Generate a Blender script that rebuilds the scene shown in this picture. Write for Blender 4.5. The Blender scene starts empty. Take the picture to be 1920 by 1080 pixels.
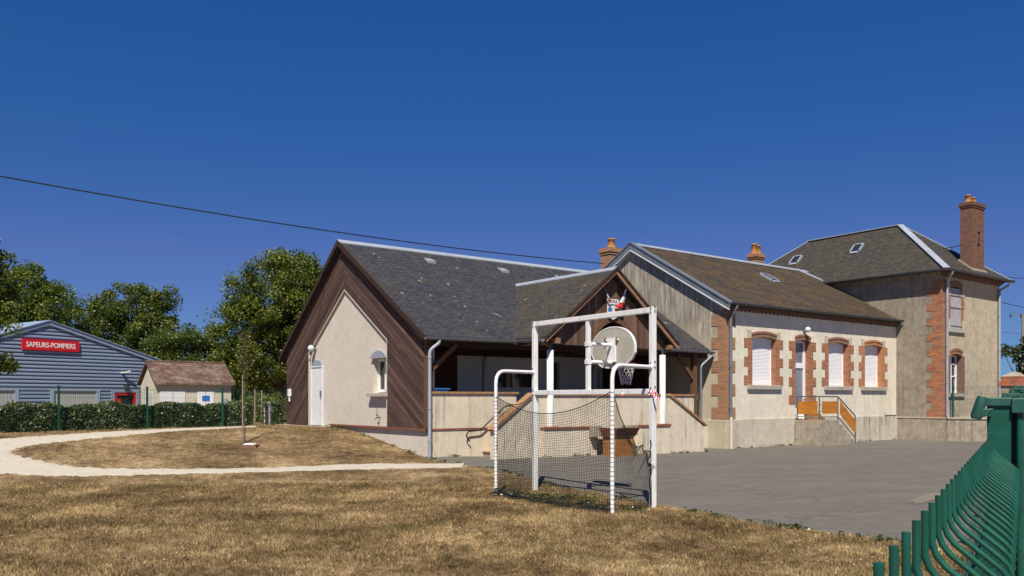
import bpy, math, random
import numpy as np
from mathutils import Vector
sc = bpy.context.scene
COL = sc.collection
R = math.radians
# ---------------------------------------------------------------- camera
cam_d = bpy.data.cameras.new('camera'); cam = bpy.data.objects.new('camera', cam_d); COL.objects.link(cam)
cam.location = (0, 0, 1.6); cam.rotation_euler = (R(90), 0, 0)
cam_d.sensor_width = 36.0; cam_d.lens = 36.0 * 1595 / 1920
cam_d.shift_y = 208 / 1920.0
cam_d.clip_start = 0.05; cam_d.clip_end = 3000
cam_d.dof.use_dof = False
sc.camera = cam
# ---------------------------------------------------------------- light
SUN = Vector((-0.10, -0.99, 1.33)).normalized()
world = bpy.data.worlds.new('World'); sc.world = world; world.use_nodes = True
nt = world.node_tree; nt.nodes.clear()
sky = nt.nodes.new('ShaderNodeTexSky'); sky.sky_type = 'NISHITA'; sky.sun_disc = False
sky.sun_elevation = math.asin(SUN.z); sky.sun_rotation = math.atan2(SUN.x, SUN.y)
sky.altitude = 2500; sky.air_density = 1.0; sky.dust_density = 0.0; sky.ozone_density = 6.0
hs = nt.nodes.new('ShaderNodeHueSaturation'); hs.inputs['Hue'].default_value = 0.524; hs.inputs['Saturation'].default_value = 1.15; hs.inputs['Value'].default_value = 1.22
bg = nt.nodes.new('ShaderNodeBackground'); bg.inputs[1].default_value = 0.064
wo = nt.nodes.new('ShaderNodeOutputWorld')
nt.links.new(sky.outputs[0], hs.inputs['Color'])
sp_ = nt.nodes.new('ShaderNodeSeparateColor'); cb_ = nt.nodes.new('ShaderNodeCombineColor'); nt.links.new(hs.outputs[0], sp_.inputs[0])
for ch_, (g_, a_) in enumerate(((1.57, 2.09), (.60, .380), (.57, .562))):   # flatten the gradient towards the horizon, deep polarised blue above
    m1 = nt.nodes.new('ShaderNodeMath'); m1.operation = 'MULTIPLY'; m1.inputs[1].default_value = .0905
    m2 = nt.nodes.new('ShaderNodeMath'); m2.operation = 'POWER'; m2.inputs[1].default_value = g_
    m3 = nt.nodes.new('ShaderNodeMath'); m3.operation = 'MULTIPLY'; m3.inputs[1].default_value = a_ / .0905
    nt.links.new(sp_.outputs[ch_], m1.inputs[0]); nt.links.new(m1.outputs[0], m2.inputs[0]); nt.links.new(m2.outputs[0], m3.inputs[0]); nt.links.new(m3.outputs[0], cb_.inputs[ch_])
cap_ = nt.nodes.new('ShaderNodeMath'); cap_.operation = 'MINIMUM'; mg_ = nt.nodes.new('ShaderNodeMath'); mg_.operation = 'MULTIPLY'; mg_.inputs[1].default_value = .50
rsrc = cb_.inputs[0].links[0].from_socket; gsrc = cb_.inputs[1].links[0].from_socket
nt.links.new(gsrc, mg_.inputs[0]); nt.links.new(rsrc, cap_.inputs[0]); nt.links.new(mg_.outputs[0], cap_.inputs[1]); nt.links.new(cap_.outputs[0], cb_.inputs[0])
nt.links.new(cb_.outputs[0], bg.inputs[0]); nt.links.new(bg.outputs[0], wo.inputs[0])
sd = bpy.data.lights.new('sun', 'SUN'); sd.energy = 4.6; sd.angle = R(0.5); sd.color = (1.0, 0.925, 0.80)
sun = bpy.data.objects.new('sun', sd); COL.objects.link(sun); sun.rotation_euler = SUN.to_track_quat('Z', 'Y').to_euler(); sun.location = (0, -20, 40)
sc.view_settings.view_transform = 'Standard'; sc.view_settings.look = 'None'; sc.view_settings.gamma = 1; sc.view_settings.use_curve_mapping = False
sc.view_settings.exposure = 0.5
sc.cycles.max_bounces = 6; sc.cycles.diffuse_bounces = 5; sc.cycles.transparent_max_bounces = 8

# ---------------------------------------------------------------- site frame: a runs along the school, b away from the yard
AX = Vector((.791, .612)).normalized(); BX = Vector((-AX.y, AX.x)); P0 = Vector((-2.09, 20.96))
ROT = math.atan2(AX.y, AX.x)
def W(a, b, z=0.0):
    p = P0 + AX * a + BX * b
    return Vector((p.x, p.y, z))
F = 1595.0
def smooth(t):
    t = np.clip(t, 0, 1); return t * t * (3 - 2 * t)
def ground_h(x, y):
    x = np.asarray(x, dtype=float); y = np.asarray(y, dtype=float)
    dx = x - P0.x; dy = y - P0.y
    a = dx * AX.x + dy * AX.y; b = dx * BX.x + dy * BX.y
    base = .10 * smooth((y - 15) / 6) * (1 - smooth((a - 2.5) / 7)) * (1 - smooth((y - 40) / 10))
    s = ((x + 2.1) * -.52 + (y - 20.6) * .855) / 5.4
    m = 1 - smooth((a - .35) / 1.6)
    ramp = (.66 * smooth((s + .12) / 1.12)) * m * (1 - smooth((y - 31) / 12))
    wob = .025 * np.sin(x * .9 + 1.3) * np.sin(y * .7) * smooth((17.5 - y) / 3 + 0.2) * (1 - smooth((x - 0) / 3))
    return base + ramp + wob
def GH(x, y): return float(ground_h(x, y))
def unproj(px, py):
    """point of the ground that lies in this direction from the viewpoint used for measuring"""
    u = (px - 960) / F; v = (748 - py) / F
    t = 4.0; prev = t
    while t < 60:
        if 1.6 + v * t < GH(u * t, t): break
        prev = t; t += .05
    lo, hi = prev, t
    for _ in range(20):
        mid = (lo + hi) / 2
        if 1.6 + v * mid < GH(u * mid, mid): hi = mid
        else: lo = mid
    return Vector((u * hi, hi, GH(u * hi, hi)))

# ---------------------------------------------------------------- tagging
def tag(o, label=None, cat=None, group=None, kind=None):
    if label: o['label'] = label
    if cat: o['category'] = cat
    if group: o['group'] = group
    if kind: o['kind'] = kind
    return o
def thing(name, label, cat, origin=(0, 0, 0), frame='S', group=None, rot=None):
    o = bpy.data.objects.new(name, None); COL.objects.link(o); o.empty_display_size = .3
    tag(o, label, cat, group)
    o['_'] = 0; del o['_']
    if frame == 'S': o.location = W(*origin); o.rotation_euler = (0, 0, ROT)
    else:
        o.location = origin
        if rot: o.rotation_euler = (0, 0, rot)
    TH[o.name] = Vector(origin)
    return o
TH = {}
def copy_tree(o, parent=None):
    c = o.copy(); COL.objects.link(c); c.parent = parent
    if o.name in TH: TH[c.name] = TH[o.name]
    for ch in list(o.children): copy_tree(ch, c)
    return c

class MB:
    """collects geometry; coordinates are the frame of the thing minus its origin"""
    def __init__(s, t=None):
        s.o = TH[t.name] if t is not None else Vector((0, 0, 0)); s.t = t
        s.v = []; s.f = []; s.sm = []
    def add(s, vs, fs, smooth=False):
        n = len(s.v); s.v += [Vector(p) - s.o for p in vs]; s.f += [[i + n for i in f] for f in fs]; s.sm += [smooth] * len(fs)
        return s
    def box(s, a0, a1, b0, b1, z0, z1):
        vs = [(a0, b0, z0), (a1, b0, z0), (a1, b1, z0), (a0, b1, z0), (a0, b0, z1), (a1, b0, z1), (a1, b1, z1), (a0, b1, z1)]
        return s.add(vs, [(0, 3, 2, 1), (4, 5, 6, 7), (0, 1, 5, 4), (1, 2, 6, 5), (2, 3, 7, 6), (3, 0, 4, 7)])
    def hexa(s, lo, hi):
        """two matching quads"""
        return s.add(list(lo) + list(hi), [(0, 3, 2, 1), (4, 5, 6, 7), (0, 1, 5, 4), (1, 2, 6, 5), (2, 3, 7, 6), (3, 0, 4, 7)])
    def quad(s, *p): return s.add(p, [tuple(range(len(p)))])
    def prism(s, pts, d, smooth=False):
        """polygon extruded by vector d"""
        d = Vector(d); n = len(pts); P = [Vector(p) for p in pts]
        nrm = Vector((0, 0, 0))
        for i in range(n): nrm += P[i].cross(P[(i + 1) % n])
        if nrm.dot(d) > 0: P = P[::-1]
        s.add(P + [p + d for p in P], [tuple(range(n)), tuple(range(2 * n - 1, n - 1, -1))])
        k = len(s.v) - 2 * n
        for i in range(n):
            j = (i + 1) % n; s.f.append([k + j, k + i, k + n + i, k + n + j]); s.sm.append(smooth)
        return s
    def tube(s, path, r, n=8, caps=True, smooth=True):
        P = [Vector(p) for p in path]; rs = r if isinstance(r, (list, tuple)) else [r] * len(P)
        ring = []; vs = []
        up = None
        for i, p in enumerate(P):
            d = (P[min(i + 1, len(P) - 1)] - P[max(i - 1, 0)]).normalized()
            if up is None:
                up = Vector((0, 0, 1)) if abs(d.z) < .9 else Vector((1, 0, 0))
            x = d.cross(up).normalized(); y = x.cross(d).normalized(); up = y
            for k in range(n):
                t = 2 * math.pi * k / n; vs.append(p + (x * math.cos(t) + y * math.sin(t)) * rs[i])
        fs = []
        for i in range(len(P) - 1):
            for k in range(n):
                fs.append((i * n + k, i * n + (k + 1) % n, (i + 1) * n + (k + 1) % n, (i + 1) * n + k))
        s.add(vs, fs, smooth)
        if caps:
            s.add(vs[:n] + vs[-n:], [tuple(range(n - 1, -1, -1)), tuple(range(n, 2 * n))])
        return s
    def bar(s, p, q, w, h, up=(0, 0, 1)):
        """rectangular bar from p to q, w sideways, h along up"""
        p = Vector(p); q = Vector(q); d = (q - p).normalized(); up = Vector(up)
        x = d.cross(up).normalized() * w / 2; y = x.cross(d).normalized() * h / 2
        return s.hexa([p - x - y, p + x - y, p + x + y, p - x + y][::-1], [q - x - y, q + x - y, q + x + y, q - x + y][::-1])
    def lathe(s, c, prof, n=16, smooth=True):
        """prof: list of (r, z) about vertical axis at c"""
        c = Vector(c); vs = []; fs = []
        for r, z in prof:
            for k in range(n):
                t = 2 * math.pi * k / n; vs.append(c + Vector((r * math.cos(t), r * math.sin(t), z)))
        for i in range(len(prof) - 1):
            for k in range(n): fs.append((i * n + k, i * n + (k + 1) % n, (i + 1) * n + (k + 1) % n, (i + 1) * n + k))
        s.add(vs, fs, smooth); s.add(vs[:n] + vs[-n:], [tuple(range(n - 1, -1, -1)), tuple(range(n, 2 * n))])
        return s
    def build(s, name, mat, parent='T', label=None, bevel=0, uv=True):
        me = bpy.data.meshes.new(name); me.from_pydata([tuple(v) for v in s.v], [], s.f)
        me.polygons.foreach_set('use_smooth', s.sm)
        if uv: auto_uv(me)
        me.materials.append(mat)
        o = bpy.data.objects.new(name, me); COL.objects.link(o)
        if parent == 'T': parent = s.t
        if parent is not None: o.parent = parent; TH[o.name] = s.o
        if label: o['label'] = label
        if bevel:
            m = o.modifiers.new('bevel', 'BEVEL'); m.width = bevel; m.segments = 2; m.limit_method = 'ANGLE'; m.angle_limit = R(50)
        me.update()
        return o
def auto_uv(me):
    n = len(me.polygons)
    if n == 0: return
    uvl = me.uv_layers.new(name='UVMap')
    nl = len(me.loops); lv = np.empty(nl, dtype=np.int32); me.loops.foreach_get('vertex_index', lv)
    co = np.empty(len(me.vertices) * 3, dtype=np.float32); me.vertices.foreach_get('co', co); co = co.reshape(-1, 3)
    nm = np.empty(n * 3, dtype=np.float32); me.polygons.foreach_get('normal', nm); nm = nm.reshape(-1, 3)
    lt = np.empty(n, dtype=np.int32); me.polygons.foreach_get('loop_total', lt)
    N = np.repeat(nm, lt, axis=0)
    up = np.zeros_like(N); up[:, 2] = 1
    flat = np.abs(N[:, 2]) > .98; up[flat] = (0, 1, 0)
    V = up - N * (up * N).sum(1)[:, None]; V /= np.maximum(np.linalg.norm(V, axis=1), 1e-6)[:, None]
    U = np.cross(V, N); p = co[lv]
    out = np.stack([(p * U).sum(1), (p * V).sum(1)], 1).astype(np.float32)
    uvl.data.foreach_set('uv', out.ravel())
def np_mesh(name, V, Fq, mat, smooth=False, attr=None, uv=False):
    me = bpy.data.meshes.new(name); V = np.asarray(V, dtype=np.float32); Fq = np.asarray(Fq, dtype=np.int32); k = Fq.shape[1]
    me.vertices.add(len(V)); me.vertices.foreach_set('co', V.ravel())
    me.loops.add(Fq.size); me.loops.foreach_set('vertex_index', Fq.ravel())
    me.polygons.add(len(Fq)); me.polygons.foreach_set('loop_start', np.arange(len(Fq), dtype=np.int32) * k)
    if smooth: me.polygons.foreach_set('use_smooth', np.ones(len(Fq), dtype=bool))
    me.update(calc_edges=True); me.validate()
    if attr is not None:
        at = me.attributes.new('tone', 'FLOAT', 'POINT'); at.data.foreach_set('value', np.asarray(attr, dtype=np.float32))
    me.materials.append(mat)
    o = bpy.data.objects.new(name, me); COL.objects.link(o)
    return o

# ---------------------------------------------------------------- materials
class NT:
    def __init__(s, name):
        s.m = bpy.data.materials.new(name); s.m.use_nodes = True; s.n = s.m.node_tree.nodes; s.l = s.m.node_tree.links
        s.b = s.n['Principled BSDF']
    def new(s, t, **kw):
        x = s.n.new(t)
        for k, v in kw.items():
            if k in x.inputs: x.inputs[k].default_value = v
            else: setattr(x, k, v)
        return x
    def link(s, a, b): s.l.new(a, b)
    def coord(s, kind='Object', scale=(1, 1, 1), rot=(0, 0, 0), loc=(0, 0, 0)):
        tc = s.new('ShaderNodeTexCoord'); mp = s.new('ShaderNodeMapping')
        if rot != (0, 0, 0): mp.vector_type = 'TEXTURE'; scale = tuple(1 / k for k in scale)
        mp.inputs['Scale'].default_value = scale; mp.inputs['Rotation'].default_value = rot; mp.inputs['Location'].default_value = loc
        s.link(tc.outputs[kind], mp.inputs['Vector']); return mp.outputs[0]
    def noise(s, co, scale=1, detail=6, rough=.6, dist=0):
        x = s.new('ShaderNodeTexNoise'); x.inputs['Scale'].default_value = scale; x.inputs['Detail'].default_value = detail
        x.inputs['Roughness'].default_value = rough; x.inputs['Distortion'].default_value = dist
        if co is not None: s.link(co, x.inputs['Vector'])
        return x.outputs['Fac']
    def ramp(s, fac, stops, interp='LINEAR'):
        x = s.new('ShaderNodeValToRGB'); cr = x.color_ramp; cr.interpolation = interp
        while len(cr.elements) > 1: cr.elements.remove(cr.elements[-1])
        cr.elements[0].position = stops[0][0]; cr.elements[0].color = c4(stops[0][1])
        for p, c in stops[1:]:
            e = cr.elements.new(p); e.color = c4(c)
        s.link(fac, x.inputs[0]); return x.outputs[0]
    def mix(s, fac, a, b, mode='MIX'):
        x = s.new('ShaderNodeMix', data_type='RGBA', blend_type=mode)
        for i, v in ((0, fac), (6, a), (7, b)):
            if hasattr(v, 'is_linked') or hasattr(v, 'links'): s.link(v, x.inputs[i])
            else: x.inputs[i].default_value = v if i == 0 else c4(v)
        return x.outputs[2]
    def bump(s, h, strength=.3, dist=.01, base=None):
        x = s.new('ShaderNodeBump'); x.inputs['Strength'].default_value = strength; x.inputs['Distance'].default_value = dist
        s.link(h, x.inputs['Height'])
        if base is not None: s.link(base, x.inputs['Normal'])
        s.link(x.outputs[0], s.b.inputs['Normal']); return x.outputs[0]
    def math(s, op, a, b=0.0, clamp=False):
        x = s.new('ShaderNodeMath', operation=op, use_clamp=clamp)
        for i, v in ((0, a), (1, b)):
            if hasattr(v, 'links'): s.link(v, x.inputs[i])
            else: x.inputs[i].default_value = v
        return x.outputs[0]
    def out(s, col, rough=.85, spec=.3, metal=0):
        if hasattr(col, 'links'): s.link(col, s.b.inputs['Base Color'])
        else: s.b.inputs['Base Color'].default_value = c4(col)
        if hasattr(rough, 'links'): s.link(rough, s.b.inputs['Roughness'])
        else: s.b.inputs['Roughness'].default_value = rough
        s.b.inputs['Specular IOR Level'].default_value = spec; s.b.inputs['Metallic'].default_value = metal
        return s.m
def c4(c):
    if isinstance(c, (int, float)): return (c, c, c, 1)
    return tuple(c) if len(c) == 4 else tuple(c) + (1,)
def mul(c, k): return tuple(x * k for x in c)

def plain(name, c, rough=.6, spec=.4, metal=0, var=.12, scale=6, bump=.05, dirt=None):
    m = NT(name); co = m.coord()
    col = m.ramp(m.noise(co, scale), [(.3, mul(c, 1 - var)), (.7, mul(c, 1 + var * .6))])
    if dirt:
        d = m.ramp(m.noise(m.coord(scale=(5, 5, 1.2)), 3, 8, .7), [(.52, 0), (.68, 1)])
        col = m.mix(m.math('MULTIPLY', d, .55), col, dirt)
    if bump: m.bump(m.noise(co, scale * 12, 4), bump, .004)
    return m.out(col, rough, spec, metal)
def stucco(name, c, stain=(.20, .18, .15), amt=.5, streak=.45, grain=90, blot=.5, var=.14, thin=0):
    m = NT(name); co = m.coord()
    n1 = m.noise(co, .8, 8, .65); col = m.ramp(n1, [(.3, mul(c, 1 - var)), (.55, c), (.72, mul(c, 1 + var * .5))])
    nm_ = m.noise(m.coord(loc=(5, 1, 8)), 5.5, 9, .8)
    col = m.mix(var * 2.4, col, m.ramp(nm_, [(.36, mul(c, .45)), (.5, mul(c, .95)), (.64, mul(c, 1.35))]))
    if thin:
        t1 = m.ramp(m.noise(m.coord(scale=(13, 13, .55), loc=(1, 2, 3)), 1.2, 5, .6), [(.60, 0), (.66, 1)])
        t2 = m.ramp(m.noise(m.coord(loc=(4, 4, 4)), .9, 4, .6), [(.46, 0), (.58, 1)])
        col = m.mix(m.math('MULTIPLY', m.math('MULTIPLY', t1, t2), thin, clamp=True), col, mul(stain, 1.2))
    n2 = m.noise(m.coord(scale=(5, 5, .28)), 1.3, 7, .65)
    st = m.ramp(n2, [(.50, 0), (.72, 1)])
    n3 = m.ramp(m.noise(m.coord(loc=(7, 3, 1)), .45, 4, .6), [(.40, 0), (.62, 1)])
    fac = m.math('MULTIPLY', m.math('MULTIPLY', st, n3), streak, clamp=True)
    col = m.mix(fac, col, stain)
    n4 = m.ramp(m.noise(m.coord(loc=(2, 9, 4)), 1.6, 9, .72), [(.50, 0), (.70, 1)])
    col = m.mix(m.math('MULTIPLY', n4, blot * .8, clamp=True), col, tuple(a_ * .55 + b_ * .45 for a_, b_ in zip(stain, c)))
    fine = m.noise(co, grain, 4, .7)
    col = m.mix(.26, col, m.ramp(fine, [(.32, mul(c, .3)), (.68, mul(c, 1.4))]))
    m.bump(fine, .5, .006)
    return m.out(col, .95, .12)
def brick(name, c1, c2, mortar, bw=.225, rh=.068, ms=.009, dark=(.05, .03, .02), var=.5, lichen=None):
    m = NT(name); uv = m.coord('UV')
    b = m.new('ShaderNodeTexBrick', offset=.5, squash=1.0); m.link(uv, b.inputs['Vector'])
    for k, v in (('Color1', c1), ('Color2', c2), ('Mortar', mortar)): b.inputs[k].default_value = c4(v)
    for k, v in (('Scale', 1), ('Mortar Size', ms), ('Mortar Smooth', .3), ('Bias', 0), ('Brick Width', bw), ('Row Height', rh)): b.inputs[k].default_value = v
    n = m.noise(m.coord('UV', scale=(1 / bw, 1 / rh, 1)), .55, 3, .7)
    col = m.mix(m.math('MULTIPLY', m.ramp(n, [(.5, 0), (.7, 1)]), var), b.outputs['Color'], dark)
    n2 = m.noise(m.coord(), 2.2, 8, .7)
    col = m.mix(m.math('MULTIPLY', m.ramp(n2, [(.45, 0), (.7, 1)]), .35), col, mul(mortar, .6))
    if lichen: col = m.mix(m.ramp(m.noise(m.coord(), 3.5, 8, .7), [(.55, 0), (.7, .8)]), col, lichen)
    h = m.math('ADD', m.math('MULTIPLY', m.math('SUBTRACT', 1.0, b.outputs['Fac']), 1.0), m.math('MULTIPLY', m.noise(m.coord(), 60, 4), .4))
    m.bump(h, .7, .008)
    return m.out(col, .92, .15)
def slate(name, c1, c2, moss, moss_amt=.5, mlo=.45, bw=.20, rh=.11, patch=None):
    m = NT(name); uv = m.coord('UV')
    b = m.new('ShaderNodeTexBrick', offset=.5); m.link(uv, b.inputs['Vector'])
    for k, v in (('Color1', mul(c1, .8)), ('Color2', mul(c2, 1.15)), ('Mortar', mul(c1, .18))): b.inputs[k].default_value = c4(v)
    for k, v in (('Scale', 1), ('Mortar Size', .010), ('Mortar Smooth', .1), ('Bias', -.1), ('Brick Width', bw), ('Row Height', rh)): b.inputs[k].default_value = v
    n = m.noise(m.coord('UV', scale=(1 / bw, 1 / rh, 1)), .8, 3, .8)
    col = m.mix(.55, b.outputs['Color'], m.ramp(n, [(.28, mul(c1, .45)), (.5, c1), (.72, mul(c2, 1.7))]))
    n2 = m.noise(m.coord('UV', scale=(1, 1.6, 1)), 1.1, 10, .75, .3)
    n3 = m.noise(m.coord('UV', scale=(5, 11, 1)), 1.5, 4, .7)
    mf = m.math('MULTIPLY', m.ramp(n2, [(mlo, 0), (mlo + .25, 1)]), m.ramp(n3, [(.35, .15), (.6, 1)]))
    col = m.mix(m.math('MULTIPLY', mf, moss_amt), col, moss)
    if patch:
        pn = m.ramp(m.noise(m.coord('UV', loc=(3, 8, 0)), 2.3, 5, .6), [(.655, 0), (.68, 1)])
        col = m.mix(pn, col, patch)
    # stepped courses: each slate rises towards its lower edge
    sx = m.new('ShaderNodeSeparateXYZ'); m.link(uv, sx.inputs[0])
    saw = m.math('SUBTRACT', 1.0, m.math('FRACT', m.math('DIVIDE', sx.outputs[1], rh)))
    h = m.math('ADD', m.math('MULTIPLY', saw, .8), m.math('ADD', m.math('MULTIPLY', m.math('SUBTRACT', 1.0, b.outputs['Fac']), .5), m.math('MULTIPLY', n, .6)))
    m.bump(h, .8, .012)
    return m.out(col, .74, .22)
def wood(name, c, pale=(.30, .22, .17), grain=(1, 30, 30), amt=.35, rough=.8, tone=False, rot=(0,0,0)):
    m = NT(name); n = m.noise(m.coord(scale=grain, rot=rot), 1.2, 6, .65)
    col = m.ramp(n, [(.25, mul(c, .55)), (.5, c), (.8, mul(c, 1.35))])
    n2 = m.noise(m.coord(scale=mul(grain, .5), loc=(3, 3, 3), rot=rot), 1.5, 8, .75)
    col = m.mix(m.math('MULTIPLY', m.ramp(n2, [(.55, 0), (.70, 1)]), amt), col, pale)
    if tone:
        at = m.new('ShaderNodeAttribute', attribute_name='tone')
        col = m.mix(1.0, col, m.ramp(at.outputs['Fac'], [(0, .55), (.6, .95), (1, 1.25)]), 'MULTIPLY')
    m.bump(n, .4, .004)
    return m.out(col, rough, .2)
def glass(name, c=(.02, .025, .03), rough=.06): return plain(name, c, rough, .8, 0, .3, 1.5, 0)

CREAM = (.56, .49, .385)
M = dict(
    render=stucco('cream_render', (.62, .57, .49), stain=(.36, .30, .25), streak=.1, blot=.3, var=.09),
    terrace=stucco('stained_cream_render', (.68, .60, .465), stain=(.07, .055, .045), streak=1.2, blot=.4, var=.12, thin=.8),
    oldrender=stucco('old_cream_render', (.72, .665, .545), stain=(.30, .30, .27), streak=.9, blot=.5),
    plinth=stucco('plinth_render', (.56, .515, .41), stain=(.12, .115, .10), streak=1.6, blot=.6, var=.18),
    gable=stucco('weathered_gable_render', (.30, .265, .215), stain=(.10, .095, .08), streak=1.0, blot=.55),
    gable_low=stucco('gable_lower_render', (.55, .48, .36), stain=(.25, .21, .16), streak=.5, blot=.25),
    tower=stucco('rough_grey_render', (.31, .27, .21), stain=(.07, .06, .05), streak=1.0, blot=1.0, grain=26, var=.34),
    tower_sun=stucco('sunlit_rough_render', (.50, .43, .31), stain=(.11, .10, .075), streak=1.0, blot=1.1, grain=26, var=.26),  # brighter copy of the house render, sunlight put into its colour
    concrete=stucco('rough_concrete', (.36, .31, .245), stain=(.06, .052, .045), streak=1.7, blot=1.25, grain=40, var=.32),
    stone=stucco('sill_stone', (.42, .39, .33), stain=(.10, .10, .09), streak=.7, blot=.6, grain=40),
    lime=stucco('limestone_block', (.50, .44, .33), stain=(.2, .18, .14), streak=.3, blot=.3, grain=60),
    brick=brick('orange_brick', (.44, .15, .06), (.30, .095, .045), (.33, .27, .2)),
    brickb=brick('bright_orange_brick', (.52, .17, .055), (.38, .12, .05), (.36, .30, .22), var=.35),
    brickold=brick('ochre_brick', (.42, .17, .07), (.33, .16, .09), (.32, .28, .22), var=.4, lichen=(.40, .24, .07)),
    brickdark=brick('dark_brown_brick', (.17, .085, .058), (.22, .11, .075), (.22, .18, .15), bw=.21, rh=.07, var=.4),
    brickarch=brick('arch_brick', (.36, .15, .08), (.26, .12, .07), (.22, .19, .16), bw=.075, rh=.16, ms=.008),
    course=brick('red_brick_course', (.27, .09, .05), (.20, .07, .045), (.22, .18, .14), bw=.2, rh=.1, var=.25),
    tile=brick('orange_coping_tile', (.46, .25, .13), (.36, .18, .09), (.25, .17, .1), bw=.2, rh=.3, var=.3),
    chimney=brick('chimney_brick', (.21, .085, .055), (.14, .06, .045), (.20, .15, .12), var=.5),
    slate=slate('blue_slate', (.036, .038, .046), (.056, .058, .067), (.10, .075, .038), .6, .47, patch=(.26, .26, .20)),
    slateo=slate('lichened_slate', (.044, .037, .031), (.068, .054, .041), (.15, .085, .018), .95, .43),
    slatet=slate('brown_slate', (.046, .042, .037), (.068, .060, .050), (.10, .075, .036), .6, .46),
    slatep=slate('porch_slate', (.046, .043, .040), (.064, .059, .052), (.11, .08, .035), .6, .42, patch=(.28, .24, .14)),
    tileroof=slate('old_clay_tile', (.105, .062, .048), (.15, .085, .065), (.36, .32, .25), .9, .46, bw=.25, rh=.2),
    clad=wood('purple_brown_cladding', (.105, .062, .052), pale=(.32, .235, .205), grain=(30, 1.2, 30), tone=True, amt=.9, rot=(R(34), 0, 0)),
    cladl=wood('purple_brown_cladding_far', (.105, .062, .052), pale=(.26, .19, .165), grain=(30, 1.2, 30), tone=True, amt=.7, rot=(R(-38), 0, 0)),
    boards=wood('brown_gable_boards', (.150, .088, .062), pale=(.28, .19, .14), grain=(30, 30, 1), tone=True),
    beam=wood('brown_beam', (.13, .068, .038), pale=(.24, .14, .08), grain=(3, 30, 30), amt=.3),
    beaml=wood('light_brown_beam', (.26, .15, .095), pale=(.36, .24, .16), grain=(3, 30, 30), amt=.3),
    beamdark=wood('dark_brown_board', (.045, .025, .018), pale=(.09, .05, .035), grain=(3, 30, 30), amt=.3),
    inwood=wood('inner_wood', (.13, .05, .038), pale=(.16, .08, .06), grain=(30, 30, 2), amt=.3),
    zinc=plain('zinc', (.20, .225, .26), .45, .5, .35, .2, 3, .05, dirt=(.16, .17, .18)),
    zincl=plain('pale_zinc', (.34, .375, .43), .5, .4, .15, .15, 3, .04),
    zincd=plain('dark_zinc', (.085, .095, .11), .5, .5, .3, .2, 3, .04),
    white=plain('white_paint', (.72, .73, .74), .45, .4, 0, .07, 4, .03, dirt=(.50, .49, .46)),
    goalw=plain('goal_white_paint', (.78, .78, .77), .42, .45, 0, .06, 5, .04, dirt=(.40, .34, .27)),
    pvc=plain('white_shutter', (.80, .80, .82), .4, .4, 0, .03, 4, 0),
    inwhite=plain('painted_wall', (.76, .80, .90), .8, .2, 0, .08, 2, .03),
    glass=glass('dark_glass'),
    paleglass=glass('reflection_tinted_glass', (.20, .22, .25), .12),  # pale grey reflection in the door panes put into the base colour
    black=plain('black_steel', (.02, .02, .022), .5, .4, .3, .2),
    green=plain('green_coated_steel', (.007, .078, .052), .42, .4, 0, .35, 22, .06),
    greenp=plain('green_cap', (.018, .085, .065), .42, .5, 0, .3, 26, .12, dirt=(.05, .13, .10)),
    steelg=plain('grey_green_steel', (.10, .125, .125), .5, .4, .2, .15),
    orange=wood('orange_varnished_panel', (.44, .17, .025), pale=(.42, .27, .12), grain=(2, 2, 12), amt=.3, rough=.5),
    ply=wood('brown_plywood', (.30, .135, .045), pale=(.22, .1, .04), grain=(2, 2, 10), amt=.35, rough=.7),
    terracotta=plain('terracotta', (.42, .19, .07), .8, .2, 0, .3, 4, .1, dirt=(.35, .24, .08)),
    shutterwood=wood('grey_shutter_wood', (.37, .36, .38), pale=(.42, .41, .40), grain=(30, 30, 2), amt=.4),
    red=plain('red_paint', (.62, .012, .02), .5, .4, 0, .05, 3, 0),
    text=plain('white_lettering', (.82, .82, .82), .6, .3, 0, .02, 3, 0),
    navy=plain('navy_lettering', (.03, .05, .13), .6, .3, 0, .02, 3, 0),
    bluefl=plain('flag_blue', (.05, .045, .16), .8, .2, 0, .1, 8, 0),
    redfl=plain('flag_red', (.50, .03, .03), .8, .2, 0, .1, 8, 0),
    whitefl=plain('flag_white', (.70, .68, .70), .8, .2, 0, .05, 8, 0),
    bluep=plain('blue_plastic', (.03, .16, .50), .4, .5, 0, .1, 5, 0),
    clad_st=plain('blue_grey_sheet', (.28, .36, .49), .45, .4, .1, .06, .5, .02),
    doorgrey=plain('pale_shutter_door', (.42, .43, .42), .6, .3, 0, .05, 1, .02),
    cabin=plain('cabin_wall', (.56, .53, .43), .85, .2, 0, .1, 1.2, .04),
    bark=wood('bark', (.085, .065, .045), grain=(8, 8, 2), amt=.3),
    stake=wood('weathered_stake', (.24, .20, .15), grain=(20, 20, 3), amt=.3),
    netm=plain('black_net_cord', (.018, .024, .022), .8, .2, 0, .1, 3, 0),
    netw=plain('white_net_cord', (.62, .58, .55), .8, .2, 0, .1, 3, 0),
    board=plain('weathered_board', (.42, .40, .33), .7, .3, 0, .12, 3, .05, dirt=(.30, .29, .22)),
    rust=plain('red_rim', (.42, .05, .04), .5, .4, 0, .2),
    cable=plain('black_cable', (.015, .02, .018), .6, .3),
    soffit=wood('dark_soffit', (.05, .028, .02), grain=(2, 20, 20), amt=.1),
)
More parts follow.
